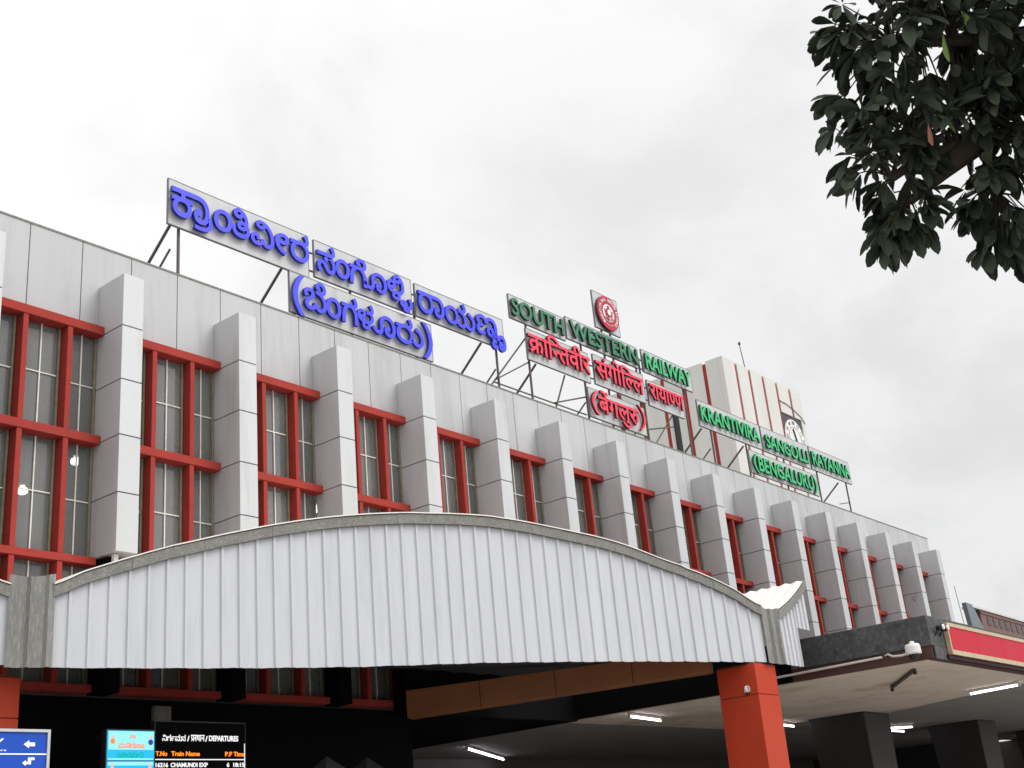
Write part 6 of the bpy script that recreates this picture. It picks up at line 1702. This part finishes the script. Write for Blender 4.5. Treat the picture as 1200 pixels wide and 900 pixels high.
# ================================================================== TREE
tree = thing('tree', (-0.9, -18.3, 0), 'dark leafy tree whose branches hang in from the upper right', 'tree')
rt = random.Random(11)
BLOBS = [(-2.61, -16.0, 5.42, .43), (-2.83, -15.78, 5.51, .23), (-2.78, -15.63, 5.18, .19), (-2.62, -15.70, 4.98, .22), (-2.44, -15.97, 5.04, .31), (-2.29, -16.2, 5.09, .39),
         (-2.52, -15.66, 4.70, .15), (-2.50, -15.61, 4.62, .11), (-2.28, -15.97, 4.74, .15), (-2.18, -16.09, 4.69, .22), (-2.17, -15.99, 4.53, .14), (-2.09, -16.05, 4.49, .13),
         (-2.37, -16.34, 5.47, .5), (-2.68, -15.58, 4.9, .13), (-2.94, -15.7, 5.61, .13), (-2.54, -15.55, 4.57, .10), (-2.45, -15.67, 4.60, .08),
         (-2.03, -16.7, 5.34, .64), (-1.87, -16.48, 4.8, .41), (-2.46, -16.6, 6.05, .64), (-2.85, -16.09, 6.02, .5), (-1.78, -17.17, 5.55, .73), (-1.2, -18.0, 6.2, 1.0), (-0.2, -18.6, 6.0, 1.0), (-0.7, -19.4, 5.8, .9), (-1.9, -18.0, 6.9, .8)]
limb = MB()
limb.tube([(-0.9, -18.3, -0.1), (-0.92, -18.28, 1.2), (-0.98, -18.2, 2.6), (-1.05, -18.1, 3.9)], [0.24, 0.19, 0.165, 0.15], 12)
LIMBS = [[(-1.05, -18.1, 3.8), (-1.3, -17.7, 4.7), (-1.75, -17.15, 5.3), (-2.1, -16.65, 5.5), (-2.4, -16.2, 5.5), (-2.7, -15.85, 5.5)],
         [(-1.6, -17.3, 5.15), (-1.8, -16.8, 5.05), (-2.05, -16.4, 5.0), (-2.3, -16.05, 4.98), (-2.5, -15.75, 4.9), (-2.6, -15.65, 4.8)],
         [(-2.05, -16.4, 5.0), (-2.12, -16.2, 4.85), (-2.18, -16.05, 4.7)],
         [(-2.3, -16.05, 4.98), (-2.42, -15.85, 4.82), (-2.5, -15.68, 4.68)],
         [(-1.05, -18.1, 3.85), (-0.8, -18.5, 4.9), (-0.4, -18.7, 5.8)], [(-1.0, -18.15, 3.7), (-0.85, -18.9, 4.8), (-0.7, -19.4, 5.7)],
         [(-1.5, -17.45, 5.0), (-1.6, -17.8, 6.0), (-1.9, -18.0, 6.8)], [(-2.1, -16.65, 5.5), (-2.4, -16.5, 5.9), (-2.7, -16.2, 6.0)]]
nodes = []
for Lp in LIMBS:
    n_ = len(Lp)
    limb.tube(Lp, [0.075 * (1 - 0.8 * i / (n_ - 1)) + 0.006 for i in range(n_)], 8)
    for a, b in zip(Lp, Lp[1:]):
        for f in (0.0, 0.33, 0.66):
            nodes.append(Vector(a).lerp(Vector(b), f))
    nodes.append(Vector(Lp[-1]))
crown = MB()


def leaf(base, d, ln, wd, roll, mi):
    d = d.normalized()
    up = Vector((0, 0, 1))
    sx = d.cross(up)
    if sx.length < 0.1:
        sx = Vector((1, 0, 0))
    sx.normalize()
    nz = sx.cross(d).normalized()
    sx, nz = sx * math.cos(roll) + nz * math.sin(roll), nz * math.cos(roll) - sx * math.sin(roll)
    prof_ = ((0.0, 0.03), (0.22, 0.42), (0.5, 0.9), (0.72, 1.0), (0.9, 0.62), (1.0, 0.04))
    i0 = len(crown.v)
    for t_, w_ in prof_:
        droop = -0.22 * t_ * t_ * ln
        c = base + d * ln * t_ + Vector((0, 0, droop))
        hw = sx * wd * w_ * 0.5
        lift = nz * wd * w_ * 0.13
        crown.v += [tuple(c - hw + lift), tuple(c), tuple(c + hw + lift)]
    for k_ in range(len(prof_) - 1):
        a = i0 + 3 * k_
        crown.f.append((a, a + 1, a + 4, a + 3))
        crown.f.append((a + 1, a + 2, a + 5, a + 4))
        crown.mi += [mi, mi]


for bi, (x, y, z, r) in enumerate(BLOBS):
    far = bi >= 21
    cnt = int((150 if not far else 130) * r * r) + 5
    for _ in range(cnt):
        while True:
            q = Vector((rt.uniform(-1, 1), rt.uniform(-1, 1), rt.uniform(-1, 1)))
            if 0.25 < q.length < 1:
                break
        p = Vector((x, y, z)) + q * r * 0.92
        near = min(nodes, key=lambda w: (w - p).length_squared)
        mid = near.lerp(p, 0.5) + Vector((0, 0, 0.04))
        if (near - p).length < 1.0:
            limb.tube([near, mid, p], [0.007, 0.005, 0.003], 4, caps=False)
        ax = (p - near)
        if ax.length < 0.02:
            ax = q
        ax = (ax.normalized() + Vector((0, 0, -0.25)) + q * 0.6).normalized()
        s1 = ax.orthogonal().normalized()
        s2 = ax.cross(s1)
        nl = rt.randint(5, 8)
        ph = rt.uniform(0, 6.28)
        for j in range(nl):
            a = ph + j * 2 * math.pi / nl + rt.uniform(-0.3, 0.3)
            d = ax * rt.uniform(0.3, 1.1) + (s1 * math.cos(a) + s2 * math.sin(a)) * rt.uniform(0.6, 1.0) + Vector((0, 0, -0.6))
            ln = rt.uniform(0.09, 0.185)
            mi = 1 if rt.random() < 0.006 else 0
            leaf(p + d.normalized() * 0.012, d, ln, ln * rt.uniform(0.36, 0.50), rt.uniform(-1.0, 1.0), mi)
# a pair of young light leaves and one dry leaf at the near side of the crown
for (px, py, pz), d, ln, mi in (((-2.88, -16.15, 5.31), (0.25, 0.1, -1), 0.13, 1), ((-2.83, -16.25, 5.42), (0.6, -0.3, -0.9), 0.12, 1), ((-2.92, -15.98, 4.83), (0.05, 0.02, -1), 0.10, 2)):
    leaf(Vector((px, py, pz)), Vector(d), ln, ln * 0.42, 0.9, mi)
limb.build('trunk', M['bark'], tree, smooth=True)
crown.build('crown', [M['leaf'], M['leaf_y'], M['leaf_r']], tree)
